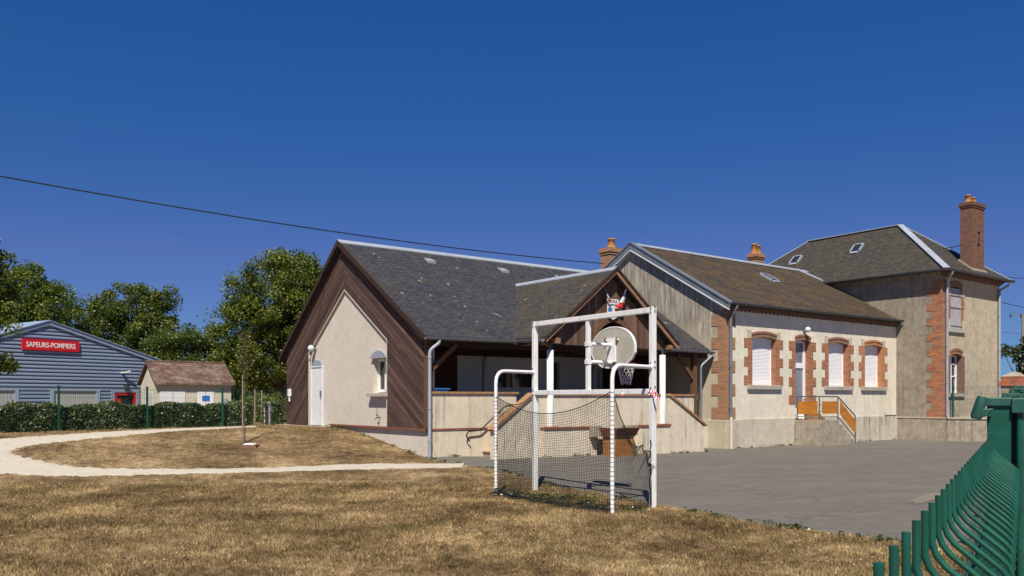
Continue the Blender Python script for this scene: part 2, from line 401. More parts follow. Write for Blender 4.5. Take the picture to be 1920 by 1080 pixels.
def leafmat(name, c, c2, trans=.35, gloss=.45):
    m = NT(name); at = m.new('ShaderNodeAttribute', attribute_name='tone')
    col = m.ramp(at.outputs['Fac'], [(0, mul(c, .55)), (.5, c), (.85, c2), (1, mul(c2, 1.25))])
    m.out(col, gloss, .35)
    tr = m.new('ShaderNodeBsdfTranslucent'); m.link(m.mix(1.0, col, (1.1, 1.35, .5), 'MULTIPLY'), tr.inputs[0])
    ms = m.new('ShaderNodeMixShader'); ms.inputs[0].default_value = trans
    m.link(m.b.outputs[0], ms.inputs[1]); m.link(tr.outputs[0], ms.inputs[2]); m.link(ms.outputs[0], m.n['Material Output'].inputs[0])
    return m.m
M['oak'] = leafmat('oak_leaves', (.095, .13, .022), (.22, .235, .042))
M['oak2'] = leafmat('oak_leaves_dark', (.080, .112, .022), (.185, .20, .038))
M['hedge'] = leafmat('hedge_leaves', (.085, .115, .030), (.27, .28, .16), .25, .34)
M['laurel'] = leafmat('laurel_leaves', (.035, .055, .014), (.13, .14, .02), .25, .25)
M['redleaf'] = leafmat('reddish_leaves', (.09, .05, .035), (.13, .075, .05), .3)
M['shrub'] = leafmat('shrub_leaves', (.13, .16, .04), (.24, .25, .08), .35)
def grassmat(name, blades=False):
    m = NT(name); co = m.coord()
    n1 = m.noise(co, .7, 6, .62); n2 = m.noise(co, 5.5, 6, .75, .5); n3 = m.noise(co, 30, 5, .8)
    s = m.math('ADD', m.math('MULTIPLY', n1, .40), m.math('ADD', m.math('MULTIPLY', n2, .38), m.math('MULTIPLY', n3, .28)))
    col = m.ramp(s, [(.42, (.062, .041, .022)), (.485, (.145, .097, .049)), (.54, (.236, .161, .084)), (.61, (.43, .31, .172))])
    g = m.ramp(m.noise(m.coord(loc=(11, 5, 0)), .8, 8, .75), [(.52, 0), (.66, 1)])
    col = m.mix(m.math('MULTIPLY', g, .45), col, (.085, .085, .026))
    if blades:
        at = m.new('ShaderNodeAttribute', attribute_name='tone')
        col = m.mix(1.0, col, m.ramp(at.outputs['Fac'], [(0, (.55, .55, .5)), (.6, (1.2, 1.2, 1.2)), (.85, (1.7, 1.7, 1.7)), (.93, (1.0, 1.25, .6)), (1, (.75, 1.1, .5))]), 'MULTIPLY')
    else: m.bump(m.math('ADD', n3, m.math('MULTIPLY', n2, 1.5)), .9, .03)
    return m.out(col, .95, .1)
M['grass'] = grassmat('dry_lawn'); M['blades'] = grassmat('dry_grass_blades', True)
def asphaltmat():
    m = NT('asphalt'); co = m.coord()
    n1 = m.noise(m.coord(scale=(1, 2.2, 1), rot=(0, 0, .3)), .5, 8, .68); n2 = m.noise(co, 70, 3, .8); n3 = m.noise(co, 14, 5, .7)
    col = m.ramp(n1, [(.32, (.088, .080, .070)), (.50, (.130, .117, .100)), (.66, (.185, .165, .135))])
    col = m.mix(.5, col, m.ramp(n2, [(.35, (.05, .048, .045)), (.52, (.14, .13, .12)), (.68, (.36, .34, .31))]))
    col = m.mix(m.math('MULTIPLY', m.ramp(n3, [(.62, 0), (.72, 1)]), .35), col, (.24, .21, .17))
    n5 = m.noise(m.coord(scale=(1, 1.6, 1)), 3.2, 9, .78)
    col = m.mix(.35, col, m.ramp(n5, [(.36, (.10, .09, .078)), (.50, (.14, .125, .108)), (.62, (.20, .18, .15))]))
    # long cracks
    v = m.new('ShaderNodeTexVoronoi', feature='DISTANCE_TO_EDGE'); v.inputs['Scale'].default_value = .22
    wv = m.new('ShaderNodeVectorMath', operation='ADD'); nn = m.new('ShaderNodeTexNoise'); nn.inputs['Scale'].default_value = 1.5; m.link(co, nn.inputs[0])
    sc2 = m.new('ShaderNodeVectorMath', operation='SCALE'); sc2.inputs[3].default_value = .9; m.link(nn.outputs['Color'], sc2.inputs[0])
    m.link(co, wv.inputs[0]); m.link(sc2.outputs[0], wv.inputs[1]); m.link(wv.outputs[0], v.inputs['Vector'])
    cr = m.ramp(v.outputs['Distance'], [(.002, 1), (.006, 0)])
    col = m.mix(m.math('MULTIPLY', cr, .45), col, (.06, .055, .05))
    m.bump(n2, .8, .008); return m.out(col, .93, .15)
M['asphalt'] = asphaltmat()
def gravelmat(name, c):
    m = NT(name); co = m.coord(); n = m.noise(co, 70, 4, .8); n2 = m.noise(co, 5, 6, .7)
    col = m.ramp(n, [(.3, mul(c, .45)), (.5, c), (.7, mul(c, 1.3))])
    col = m.mix(m.math('MULTIPLY', m.ramp(n2, [(.56, 0), (.70, 1)]), .45), col, (.24, .18, .10))
    m.bump(n, 1.0, .015); return m.out(col, .95, .1)
M['gravel'] = gravelmat('white_gravel', (.53, .48, .395)); M['patch'] = gravelmat('worn_patch', (.22, .195, .16)); M['pave'] = gravelmat('outer_path', (.35, .31, .28))
# ================================================================ ground
rng = np.random.default_rng(7); random.seed(7)
def axis(lo, hi, step, far_lo, far_hi, n=18):
    c = np.arange(lo, hi + step / 2, step)
    left = lo - np.geomspace(step * 2, lo - far_lo, n)[::-1]; right = hi + np.geomspace(step * 2, far_hi - hi, n)
    return np.concatenate([left, c, right])
xs = axis(-24, 24, .22, -900, 900); ys = axis(1, 44, .22, -120, 1500)
X, Y = np.meshgrid(xs, ys); Zg = ground_h(X, Y)
Vg = np.stack([X, Y, Zg], -1).reshape(-1, 3); nx = len(xs)
i, j = np.meshgrid(np.arange(nx - 1), np.arange(len(ys) - 1)); k = (j * nx + i).ravel()
g = np_mesh('ground', Vg, np.stack([k, k + 1, k + nx + 1, k + nx], 1), M['grass'], smooth=True); tag(g, 'dry yellow brown lawn around the school', kind='structure')

def wob(t, seed=0):
    return .5 * math.sin(t * 5.1 + seed) + .3 * math.sin(t * 13.7 + seed * 2.3) + .25 * math.sin(t * 29.3 + seed * .7)
# asphalt yard: from its ragged edge by the lawn back to the buildings
edge_px = [(806, 861), (830, 865), (870, 873), (925, 880), (1008, 901), (1100, 922), (1225, 945), (1400, 978), (1550, 1000), (1700, 1020)]
edge = [unproj(*p) for p in edge_px]; ex = [p.x for p in edge]; ey = [p.y for p in edge]
ax_ = np.arange(-2.12, 21, .05); ncol = len(ax_)
def edge_y(x): return float(np.interp(x, ex, ey)) if x < ex[-1] else ey[-1] - (x - ex[-1]) * .35
rows = 60; V = []
for r_ in range(rows):
    for x in ax_:
        y0 = edge_y(x) + .10 * wob(x, 1.0) ; y1 = 44.0
        t = (r_ / (rows - 1)) ** 1.3; y = y0 + (y1 - y0) * t
        V.append((x, y, GH(x, y) + .012 - (.03 if r_ == 0 else 0)))
i, j = np.meshgrid(np.arange(ncol - 1), np.arange(rows - 1)); k = (j * ncol + i).ravel()
yard = np_mesh('yard', V, np.stack([k, k + 1, k + ncol + 1, k + ncol], 1), M['asphalt'], smooth=True); tag(yard, 'grey asphalt school yard', kind='structure')
# gravel path loop
pairs = [((870, 868), (868, 874)), ((845, 869.5), (845, 877)), ((700, 869), (700, 880)), ((500, 877), (500, 885)), ((300, 879), (300, 890)), ((150, 875), (130, 893)), ((80, 864), (20, 889)),
         ((35, 853), (-60, 882)), ((22, 847), (-130, 866)), ((46, 838), (-90, 832)), ((83, 832), (10, 822)), ((150, 825), (110, 815.5)), ((250, 815), (200, 810)), ((375, 806), (333, 804)), ((440, 803), (440, 800.5)), ((480, 801), (480, 799))]
inn = [unproj(*a) for a, b in pairs]; out = [unproj(*b) for a, b in pairs]
def resample(P, n):
    P = [Vector(p) for p in P]; d = [0]
    res = []
    m_ = len(P) - 1
    for q in range(n):
        t = q / (n - 1) * m_; i0 = min(int(t), m_ - 1); f = t - i0
        p0 = P[max(i0 - 1, 0)]; p1 = P[i0]; p2 = P[i0 + 1]; p3 = P[min(i0 + 2, m_)]
        res.append(.5 * ((2 * p1) + (p2 - p0) * f + (2 * p0 - 5 * p1 + 4 * p2 - p3) * f * f + (3 * p1 - p0 - 3 * p2 + p3) * f ** 3))
    return res
NPp = 500; pi_ = resample(inn, NPp); po_ = resample(out, NPp); V = []; NR = 9
for q in range(NPp):
    a_, b_ = pi_[q], po_[q]; w_ = (b_ - a_).length; e = (b_ - a_).normalized() if w_ > 1e-4 else Vector((0, 1, 0))
    j1 = .08 * wob(q * .09, 0.3) + random.uniform(-.025, .025); j2 = .08 * wob(q * .08, 2.1) + random.uniform(-.025, .025)
    a2 = a_ + e * j1; b2 = b_ - e * j2
    for r_ in range(NR):
        p = a2.lerp(b2, r_ / (NR - 1)); V.append((p.x, p.y, GH(p.x, p.y) + .016 - (.02 if r_ in (0, NR - 1) else 0)))
V = np.array(V); i, j = np.meshgrid(np.arange(NR - 1), np.arange(NPp - 1)); k = (j * NR + i).ravel()
path = np_mesh('path', V, np.stack([k, k + 1, k + NR + 1, k + NR], 1), M['gravel'], smooth=True); tag(path, 'curved white gravel path through the lawn', kind='structure')
# pale worn patch on the yard
pp = [unproj(*q) for q in ((1706, 942), (1730, 930), (1762, 926), (1768, 934), (1745, 941), (1722, 947))]
cx_ = sum((p for p in pp), Vector()) / len(pp)
mb = MB(); ring = resample(pp + [pp[0]], 40)[:-1]
ring = [cx_ + (p - cx_) * (1 + .12 * math.sin(i * 1.9) + .1 * math.sin(i * 4.3)) for i, p in enumerate(ring)]
mb.add([(p.x, p.y, .020) for p in ring], [tuple(range(len(ring)))][:1]); wp = mb.build('worn_patch', M['patch'], None); tag(wp, kind='structure')
# pavement outside the mesh fence
fd = Vector((.516, .857)); fn = Vector((.857, -.516)); F0 = Vector((.159 - .516 * .43, 0.0))
mb = MB(); q0 = Vector((.16, .37)); pv = []
for t in np.linspace(-8, 60, 60):
    for o_ in (.45, 6.0):
        p = q0 + fd * float(t) + fn * o_; pv.append((p.x, p.y, .03))
mb.add(pv, [(2 * i, 2 * i + 1, 2 * i + 3, 2 * i + 2) for i in range(59)]); tag(mb.build('pavement', M['pave'], None), kind='structure')

# dry grass blades (near lawn and mound)
def inside_path(x, y):
    # coarse raster of path strip
    return mask[np.clip(((y - MY0) / MS).astype(int), 0, mask.shape[0] - 1), np.clip(((x - MX0) / MS).astype(int), 0, mask.shape[1] - 1)]
MX0, MY0, MS = -18.0, 5.0, .05; mask = np.zeros((int(30 / MS), int(25 / MS)), dtype=bool)
PV = V.reshape(NPp, NR, 3)
for q in range(NPp):
    for f in np.linspace(0.02, .98, 60):
        p = PV[q, 0] * (1 - f) + PV[q, -1] * f
        iy = int((p[1] - MY0) / MS); ix = int((p[0] - MX0) / MS)
        if 0 <= iy < mask.shape[0] and 0 <= ix < mask.shape[1]: mask[iy, ix] = True
m2 = mask.copy()
for dy in (-1, 0, 1):
    for dx in (-1, 0, 1): m2 |= np.roll(np.roll(mask, dy, 0), dx, 1)
mask = m2
def scatter(n, ylo, yhi):
    y = rng.uniform(ylo, yhi, n * 2); x = rng.uniform(-.66, .62, n * 2) * (y + .6)
    keep = rng.uniform(0, 1, len(y)) < (y / yhi); x, y = x[keep], y[keep]
    ok = ~inside_path(x, y)
    eyv = np.interp(x, ex, ey, left=99, right=ey[-1]); eyv = np.where(x > ex[-1], ey[-1] - (x - ex[-1]) * .35, eyv)
    ok &= ~((x > -2.2) & (y > eyv + .10 * np.sin(x * 5.1)))
    # west of the gable wall and in front of the hedge, left of the fence line
    a = (x - P0.x) * AX.x + (y - P0.y) * AX.y
    ok &= ~((a > -.02) & (y > 20.6))
    hd = (x + 7.5) * -.8 + (y - 27.9) * .6
    ok &= hd < -.15
    fl = (x - .16) * .857 - (y - .37) * .516
    ok &= fl < .4
    return x[ok][:n], y[ok][:n]
def blades(parts):
    xs_, ys_, hs_ = [], [], []
    for n, lo, hi, h in parts:
        x, y = scatter(n, lo, hi); xs_.append(x); ys_.append(y); hs_.append(np.full(len(x), h))
    x = np.concatenate(xs_); y = np.concatenate(ys_); h = np.concatenate(hs_) * rng.uniform(.5, 1.35, len(x)); n = len(x)
    cl = np.sin(x * 2.3 + np.sin(y * 1.7) * 2) * np.sin(y * 2.9 + np.sin(x * 1.3) * 2); h *= 1 + .35 * cl
    z = ground_h(x, y); t = rng.uniform(0, 2 * np.pi, n); w = rng.uniform(.0018, .0042, n) * (1 + y / 22)
    lean = rng.uniform(.2, 1.3, n) * h; t2 = rng.uniform(0, 2 * np.pi, n)
    A = np.stack([x - np.cos(t) * w, y - np.sin(t) * w, z - .003], 1); B = np.stack([x + np.cos(t) * w, y + np.sin(t) * w, z - .003], 1)
    Cc = np.stack([x + np.cos(t2) * lean, y + np.sin(t2) * lean, z + h], 1)
    V = np.stack([A, B, Cc], 1).reshape(-1, 3); tone = np.repeat(rng.uniform(0, 1, n), 3)
    o = np_mesh('grass', V, np.arange(3 * n).reshape(-1, 3), M['blades'], attr=tone); tag(o, 'short dry straw coloured grass blades of the lawn', 'grass', kind='stuff')
blades([(170000, 6.5, 11, .030), (150000, 11, 16, .032), (70000, 15.5, 27, .035)])

# ================================================================ polygon clipping for board cladding
def clip_half(poly, n, d):
    """keep points with n.p <= d (2D)"""
    res = []
    for i in range(len(poly)):
        p, q = poly[i], poly[(i + 1) % len(poly)]
        dp = n[0] * p[0] + n[1] * p[1] - d; dq = n[0] * q[0] + n[1] * q[1] - d
        if dp <= 0: res.append(p)
        if (dp < 0 < dq) or (dq < 0 < dp):
            t = dp / (dp - dq); res.append((p[0] + (q[0] - p[0]) * t, p[1] + (q[1] - p[1]) * t))
    return res
def boards(t, name, mat, polys, direction, width, gap, to3, ext, label=None):
    """cladding boards along direction (2D) clipped to convex polys, as one part; tone attribute per board"""
    dx, dy = direction; L = math.hypot(dx, dy); n = (-dy / L, dx / L)
    mb = MB(t); tone = []
    for poly in polys:
        vals = [n[0] * p[0] + n[1] * p[1] for p in poly]; k0 = math.floor(min(vals) / width); k1 = math.ceil(max(vals) / width)
        for k in range(k0, k1):
            c = clip_half(poly, n, (k + 1) * width - gap); c = clip_half(c, (-n[0], -n[1]), -k * width) if len(c) > 2 else c
            if len(c) < 3: continue
            area = abs(sum(c[i][0] * c[(i + 1) % len(c)][1] - c[(i + 1) % len(c)][0] * c[i][1] for i in range(len(c)))) / 2
            if area < 1e-5: continue
            rr = random.Random(k * 7 + 3).random(); j = (rr - .5) * .006
            n0 = len(mb.v); e = Vector(ext); mb.prism([to3(*p) for p in c], e * (1 + j / e.length)); tone += [rr] * (len(mb.v) - n0)
    o = mb.build(name, mat, label=label)
    at = o.data.attributes.new('tone', 'FLOAT', 'POINT'); at.data.foreach_set('value', np.array(tone, dtype=np.float32))
    return o
# ================================================================ helpers for walls
def wall_openings(mb, u0, u1, zb, top, ops, to3, ext, breaks=()):
    """wall in (u,z) between u0,u1 with rectangular openings (ua,ub,za,zb); top(u) gives its upper edge"""
    us = sorted(set([u0, u1] + [o[0] for o in ops] + [o[1] for o in ops] + list(breaks)))
    for a, b in zip(us, us[1:]):
        if b - a < 1e-4: continue
        here = sorted([o for o in ops if o[0] <= a + 1e-4 and o[1] >= b - 1e-4], key=lambda o: o[2])
        z = zb
        for o in here:
            mb.prism([to3(a, z), to3(b, z), to3(b, o[2]), to3(a, o[2])], ext); z = o[3]
        mb.prism([to3(a, z), to3(b, z), to3(b, top(b)), to3(a, top(a))], ext)
def rods(mb, pts, r, n=8): return mb.tube(pts, r, n)
def bent(pts, rad=.12, k=5):
    """round the corners of a polyline"""
    P = [Vector(p) for p in pts]; out_ = [P[0]]
    for i in range(1, len(P) - 1):
        a = (P[i - 1] - P[i]); b = (P[i + 1] - P[i]); ra = min(rad, a.length * .45, b.length * .45)
        p = P[i] + a.normalized() * ra; q = P[i] + b.normalized() * ra
        for t in range(k + 1):
            t /= k; out_.append(p * (1 - t) ** 2 + P[i] * 2 * t * (1 - t) + q * t * t)
    out_.append(P[-1]); return out_
def gutter(mb, p, q, r=.07):
    """open half round gutter from p to q (top edge level)"""
    p = Vector(p); q = Vector(q); d = (q - p).normalized(); x = d.cross(Vector((0, 0, 1))).normalized(); n = 8; vs = []
    for P in (p, q):
        for k in range(n + 1):
            t = math.pi * k / n; vs.append(P + x * math.cos(t) * r - Vector((0, 0, 1)) * math.sin(t) * r)
        for k in range(n + 1):
            t = math.pi * (n - k) / n; vs.append(P + x * math.cos(t) * (r - .008) - Vector((0, 0, 1)) * (math.sin(t) * (r - .008) - .001))
    m = 2 * (n + 1); mb.add(vs, [(k, (k + 1) % m, m + (k + 1) % m, m + k) for k in range(m)] + [tuple(range(m - 1, -1, -1)), tuple(range(m, 2 * m))], False)
    L = (q - p).length; k = max(2, int(L / .6))
    for i in range(k + 1):
        c = p.lerp(q, (i + .1) / (k + .2)); mb.tube([c + x * .0 + Vector((0, 0, -.0)) + x * (math.cos(a) * (r + .006)) - Vector((0, 0, math.sin(a) * (r + .006))) for a in np.linspace(0, math.pi, 7)], .008, 4)
def lathe_lamp(t, pos, out_dir, name='wall_lamp'):
    p = Vector(pos); d = Vector(out_dir)
    mb = MB(t); mb.tube([p, p + d * .05], .07, 12); mb.tube([p + d * .04, p + d * .13 + Vector((0, 0, .02))], [.045, .06], 10); l = mb.build(name, M['zinc'])
    c = p + d * .16 + Vector((0, 0, .03)); mb = MB(t)
    prof = [(.10 * math.sin(a), -.10 * math.cos(a)) for a in np.linspace(.05, math.pi - .05, 9)]
    mb.lathe(c, prof, 12); mb.build('globe', M['lampglass'], l)
M['lampglass'] = plain('lamp_glass', (.62, .64, .66), .12, .6, 0, .03, 3, 0)
def gable_mat():
    m = NT('weathered_gable'); co = m.coord()
    n2 = m.noise(m.coord(scale=(3.6, 3.6, .5)), 2.2, 8, .68); n1 = m.noise(co, 1.1, 8, .7); fine = m.noise(co, 70, 4, .7)
    dark = m.ramp(n2, [(.30, (.10, .090, .075)), (.43, (.235, .21, .172)), (.54, (.36, .32, .26)), (.66, (.62, .55, .43))])
    dark = m.mix(m.math('MULTIPLY', m.ramp(n1, [(.45, 0), (.65, 1)]), .35), dark, (.17, .125, .10))
    low = m.ramp(n1, [(.3, (.46, .40, .30)), (.7, (.60, .52, .39))])
    sx = m.new('ShaderNodeSeparateXYZ'); m.link(co, sx.inputs[0])
    h = m.math('ADD', sx.outputs[2], m.math('MULTIPLY', m.math('SUBTRACT', n2, .5), 2.0))
    f = m.ramp(m.math('MULTIPLY', h, .2), [(.54, 0), (.82, 1)])
    col = m.mix(f, low, dark); col = m.mix(.15, col, m.ramp(fine, [(.3, (.1, .09, .07)), (.7, (.6, .55, .45))]))
    m.bump(fine, .5, .006); return m.out(col, .95, .1)
M['gablew'] = gable_mat()

# ================================================================ school building (modern wing with covered terrace)
S = thing('school_building', 'cream rendered school building with purple brown chevron cladding, slate roof and covered terrace', 'school', (0, 0, 0))
def topS(b): return (3.17 + .639 * b if b < 4.6 else 6.11 - .755 * (b - 4.6)) - .05
gw = lambda b, z: (.06, b, z)
mb = MB(S); wall_openings(mb, .2, 8.6, -.4, topS, [(2.05, 2.84, 1.76, 2.72)], gw, (.28, 0, 0), breaks=(4.6,))
wallS = mb.build('gable_wall', M['render'])
mb = MB(S); mb.box(.06, 10.7, 8.35, 8.6, -.4, 3.0); mb.build('rear_wall', M['render'])
zc = .86
boards(S, 'wood_cladding', M['clad'], [
    [(.2, zc), (2.01, zc), (2.01, topS(2.01)), (.2, topS(.2))],
    [(2.01, 3.17), (4.5, 4.74), (4.5, topS(4.5)), (2.01, topS(2.01))]], (1, .67), .13, .018, lambda b, z: (-.0, b, z), (.055, 0, 0))
boards(S, 'wood_cladding', M['cladl'], [
    [(6.9, .79), (8.62, .79), (8.62, topS(8.62)), (6.9, topS(6.9))],
    [(4.5, 4.74), (6.9, 3.02), (6.9, topS(6.9)), (4.5, topS(4.5))]], (1, -.78), .13, .018, lambda b, z: (-.0, b, z), (.055, 0, 0))
mb = MB(S)
for pl_ in ([(.22, zc + .02), (2.0, zc + .02), (2.0, topS(2.0) - .02), (.22, topS(.22) - .02)], [(2.0, 3.18), (4.5, 4.75), (4.5, topS(4.5) - .02), (2.0, topS(2.0) - .02)], [(6.91, .81), (8.6, .81), (8.6, topS(8.6) - .02), (6.91, topS(6.91) - .02)], [(4.5, 4.75), (6.91, 3.03), (6.91, topS(6.91) - .02), (4.5, topS(4.5) - .02)]): mb.prism([(.045, b, z) for b, z in pl_], (.012, 0, 0))
mb.build('gap_shade_sheet', M['soffit'])  # dark sheet added behind the boards so their gaps look shaded
mb = MB(S)
for p, q in (((2.01, zc), (2.01, 3.17)), ((2.01, 3.17), (4.48, 4.74)), ((4.48, 4.74), (6.9, 3.02)), ((6.9, 3.02), (6.9, .79))):
    mb.bar((.02, p[0], p[1]), (.02, q[0], q[1]), .03, .05, up=(1, 0, 0))
mb.build('cladding_trim', M['cabin'])
mb = MB(S); mb.box(-.02, .06, .12, 5.45, .815, .862); mb.build('brick_course', M['course'])
mb = MB(S); mb.box(-.35, .06, 5.4, 9.0, .66, .775); mb.build('threshold', M['concrete'])
# door in gable
mb = MB(S)
nb = 7; b0, b1 = 5.99, 6.73
for k in range(nb):
    w = (b1 - b0) / nb; mb.box(.02, .055, b0 + k * w + .004, b0 + (k + 1) * w - .004, .80, 2.56)
door = mb.build('door', M['white'])
mb = MB(S); mb.box(.0, .045, 5.94, 5.985, .78, 2.62); mb.box(.0, .045, 6.735, 6.78, .78, 2.62); mb.box(.0, .05, 5.985, 6.735, 2.565, 2.60)
mb.build('door_frame', M['white'], door)
mb = MB(S); mb.box(-.03, .02, 6.03, 6.06, 1.65, 1.85); mb.build('handle', M['zinc'], door)
def arch_panel(t, name, b0, b1, z0, rise, a0, a1, mat, parent='T', n=10):
    pts = [(a0, b0, z0)] + [(a0, b0 + (b1 - b0) * k / n, z0 + .02 + rise * math.sin(math.pi * k / n) ** .7) for k in range(n + 1)] + [(a0, b1, z0)]
    mb = MB(t); mb.prism(pts, (a1 - a0, 0, 0)); return mb.build(name, mat, parent)
arch_panel(S, 'arched_panel', 5.97, 6.75, 2.60, .17, .015, .055, M['zincl'], door)
# window in gable
mb = MB(S)
for bb in ((2.05, 2.12), (2.41, 2.48), (2.77, 2.84)): mb.box(.2, .26, bb[0], bb[1], 1.78, 2.7)
mb.box(.2, .26, 2.12, 2.77, 1.78, 1.86); mb.box(.2, .26, 2.12, 2.77, 2.62, 2.7); 
win = mb.build('window', M['pvc'])
mb = MB(S); mb.box(.235, .245, 2.12, 2.77, 1.86, 2.62); mb.build('pane', M['glass'], win)
mb = MB(S); mb.box(-.10, .2, 1.96, 2.96, 1.66, 1.757); mb.build('sill', M['stone'], win, bevel=.01)
arch_panel(S, 'arched_hood', 2.03, 2.90, 2.70, .19, -.02, .10, M['zincl'], win)
lathe_lamp(S, (.06, 6.52, 3.12), (-1, 0, 0))
mb = MB(S); mb.box(-.06, 0, 8.22, 8.40, 1.68, 1.92); mb.tube([(-.03, 8.3, 1.68), (-.03, 8.3, 1.52)], .03, 6); mb.build('alarm_box', M['pvc'], bevel=.01)
mb = MB(S); rods(mb, [(.06, 2.45, 1.10), (-.06, 2.45, 1.10), (-.10, 2.45, 1.05)], .014, 6); rods(mb, [(-.05, 2.45, 1.12), (-.05, 2.45, 1.36)], .008, 6); mb.bar((-.05, 2.40, 1.16), (-.05, 2.5, 1.16), .02, .02); mb.build('tap', M['black'])
# roof
def slab_roof(t, name, mat, sec, ext, origin_of):
    mb = MB(t); mb.prism([origin_of(*p) for p in sec], ext); return mb.build(name, mat)
secS = [(-.10, 3.16), (4.6, 6.16), (8.85, 2.95), (8.85, 2.83), (4.6, 6.02), (-.10, 3.04)]
roofS = slab_roof(S, 'roof', M['slate'], secS, (10.93 - .14, 0, 0), lambda b, z: (-.14, b, z))
mb = MB(S)
for (b0, z0), (b1, z1) in (((-.12, 3.175), (4.6, 6.185)), ((8.87, 2.96), (4.6, 6.185))):
    mb.prism([(-.17, b0, z0), (-.17, b1, z1), (-.17, b1, z1 - .17), (-.17, b0, z0 - .14)], (.028, 0, 0))
mb.build('verge_board', M['beamdark'])
mb = MB(S)
for s in (-1, 1):
    mb.prism([(-.16, 4.6, 6.20), (-.16, 4.6 + s * .13, 6.20 - .10 if s < 0 else 6.09), (-.16, 4.6 + s * .13, 6.07), (-.16, 4.6, 6.165)], (10.95, 0, 0))
mb.build('ridge_cap', M['zincl'], roofS)
for a, b in ((2.58, 3.99), (5.31, 3.92)):
    z = 3.22 + .639 * b; mb = MB(S); mb.add([(a - .13, b - .16, z - .10 + .0), (a + .13, b - .16, z - .10), (a + .13, b + .14, z + .10), (a - .13, b + .14, z + .10), (a - .12, b - .17, z - .02), (a + .12, b - .17, z - .02)], [(0, 1, 5, 4), (4, 5, 2, 3), (0, 4, 3), (1, 2, 5)]); mb.build('roof_vent', M['zincl'], roofS)
# porch roof and its gable
PC, PH, PZ, PE = 5.18, 2.47, 5.16, 3.20
pr = [(PC - PH, PE), (PC, PZ), (PC + PH, PE), (PC + PH, PE - .1), (PC, PZ - .13), (PC - PH, PE - .1)]
porch = slab_roof(S, 'porch_roof', M['slatep'], pr, (0, 4.6, 0), lambda a, z: (a, -1.35, z))
mb = MB(S)
for s in (-1, 1): mb.prism([(PC, -1.37, PZ + .035), (PC + s * .12, -1.37, PZ - .055), (PC + s * .12, -1.37, PZ - .085), (PC, -1.37, PZ + .005)], (0, 4.5, 0))
mb.build('ridge_cap', M['zincl'], porch)
mb = MB(S)
for s in (-1, 1): mb.prism([(PC, -1.40, PZ + .02), (PC + s * (PH + .02), -1.40, PE + .01), (PC + s * (PH + .02), -1.40, PE - .06), (PC, -1.40, PZ - .06)], (0, .045, 0))
mb.build('verge_edge', M['beamdark'], porch)
mb = MB(S)
for s, hh in ((-1, .08), (1, .12)): mb.prism([(PC, -1.375, PZ - .065), (PC + s * PH, -1.375, PE - .065), (PC + s * PH, -1.375, PE - .065 - hh), (PC, -1.375, PZ - .065 - hh)], (0, .04, 0))
mb.build('bargeboard', M['beaml'], porch)
AC, AR = 5.3, .70
mb = MB(S); tone = []
k = 0; a = PC - 2.12 + .17
a0_, a1_ = PC - 1.98, PC + 2.2
w = .125; a = a0_
while a < a1_ - .01:
    e = min(a + w, a1_) - .006; sub = 4
    n0 = len(mb.v)
    for q in range(sub):
        u0 = a + (e - a) * q / sub; u1 = a + (e - a) * (q + 1) / sub
        def lo(u): return 3.02 + (math.sqrt(max(0, AR * AR - (u - AC) ** 2)) if abs(u - AC) < AR else 0)
        def hi(u): return PZ - .2 - .793 * abs(u - PC)
        if q and (u0 - PC) * (u1 - PC) < 0: pass
        if hi(u0) > lo(u0) + .01 and hi(u1) > lo(u1) + .01:
            mb.prism([(u0, -1.12, lo(u0)), (u1, -1.12, lo(u1)), (u1, -1.12, hi(u1)), (u0, -1.12, hi(u0))], (0, .04, 0))
    tone += [random.Random(k * 5 + 1).random()] * (len(mb.v) - n0); k += 1; a += w
gb = mb.build('gable_boards', M['boards']); at = gb.data.attributes.new('tone', 'FLOAT', 'POINT'); at.data.foreach_set('value', np.array(tone, dtype=np.float32))
mb = MB(S); ring = []
for kk in range(25):
    t = math.pi * kk / 24; ring.append((math.cos(t), math.sin(t)))
for (c0, s0), (c1, s1) in zip(ring, ring[1:]):
    mb.hexa([(AC + c0 * .68, -1.15, 3.02 + s0 * .68), (AC + c0 * .82, -1.15, 3.02 + s0 * .82), (AC + c0 * .82, -1.10, 3.02 + s0 * .82), (AC + c0 * .68, -1.10, 3.02 + s0 * .68)],
            [(AC + c1 * .68, -1.15, 3.02 + s1 * .68), (AC + c1 * .82, -1.15, 3.02 + s1 * .82), (AC + c1 * .82, -1.10, 3.02 + s1 * .82), (AC + c1 * .68, -1.10, 3.02 + s1 * .68)])
mb.build('arch_trim', M['boards2'] if 'boards2' in M else M['beam'])
# ceiling, inner walls
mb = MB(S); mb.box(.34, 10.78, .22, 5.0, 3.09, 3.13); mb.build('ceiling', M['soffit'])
mb = MB(S); mb.box(.34, 10.78, .12, 5.2, .0, .83); mb.box(2.79, 7.57, -.95, .12, .0, .828); mb.build('terrace_floor', M['cabin'])
mb = MB(S); wall_openings(mb, 4.26, 10.78, .83, lambda a: 3.1, [(5.8, 7.45, 1.95, 2.50), (8.05, 8.65, .84, 2.9), (10.15, 10.62, .84, 2.7)], lambda a, z: (a, 5.0, z), (0, .2, 0)); mb.build('inner_wall', M['inwhite'])
mb = MB(S); mb.box(.34, 4.25, 4.96, 5.15, .83, 3.1); mb.build('inner_wood_wall', M['inwood'])
for q in ((8.05, 8.65, 2.9), (10.15, 10.62, 2.7)): mb = MB(S); mb.box(q[0], q[1], 5.17, 5.19, .84, q[2]); mb.build('inner_doorway', M['glass'])
mb = MB(S); mb.box(5.8, 7.45, 5.12, 5.14, 1.95, 2.50); ig = mb.build('inner_window', M['glass'])
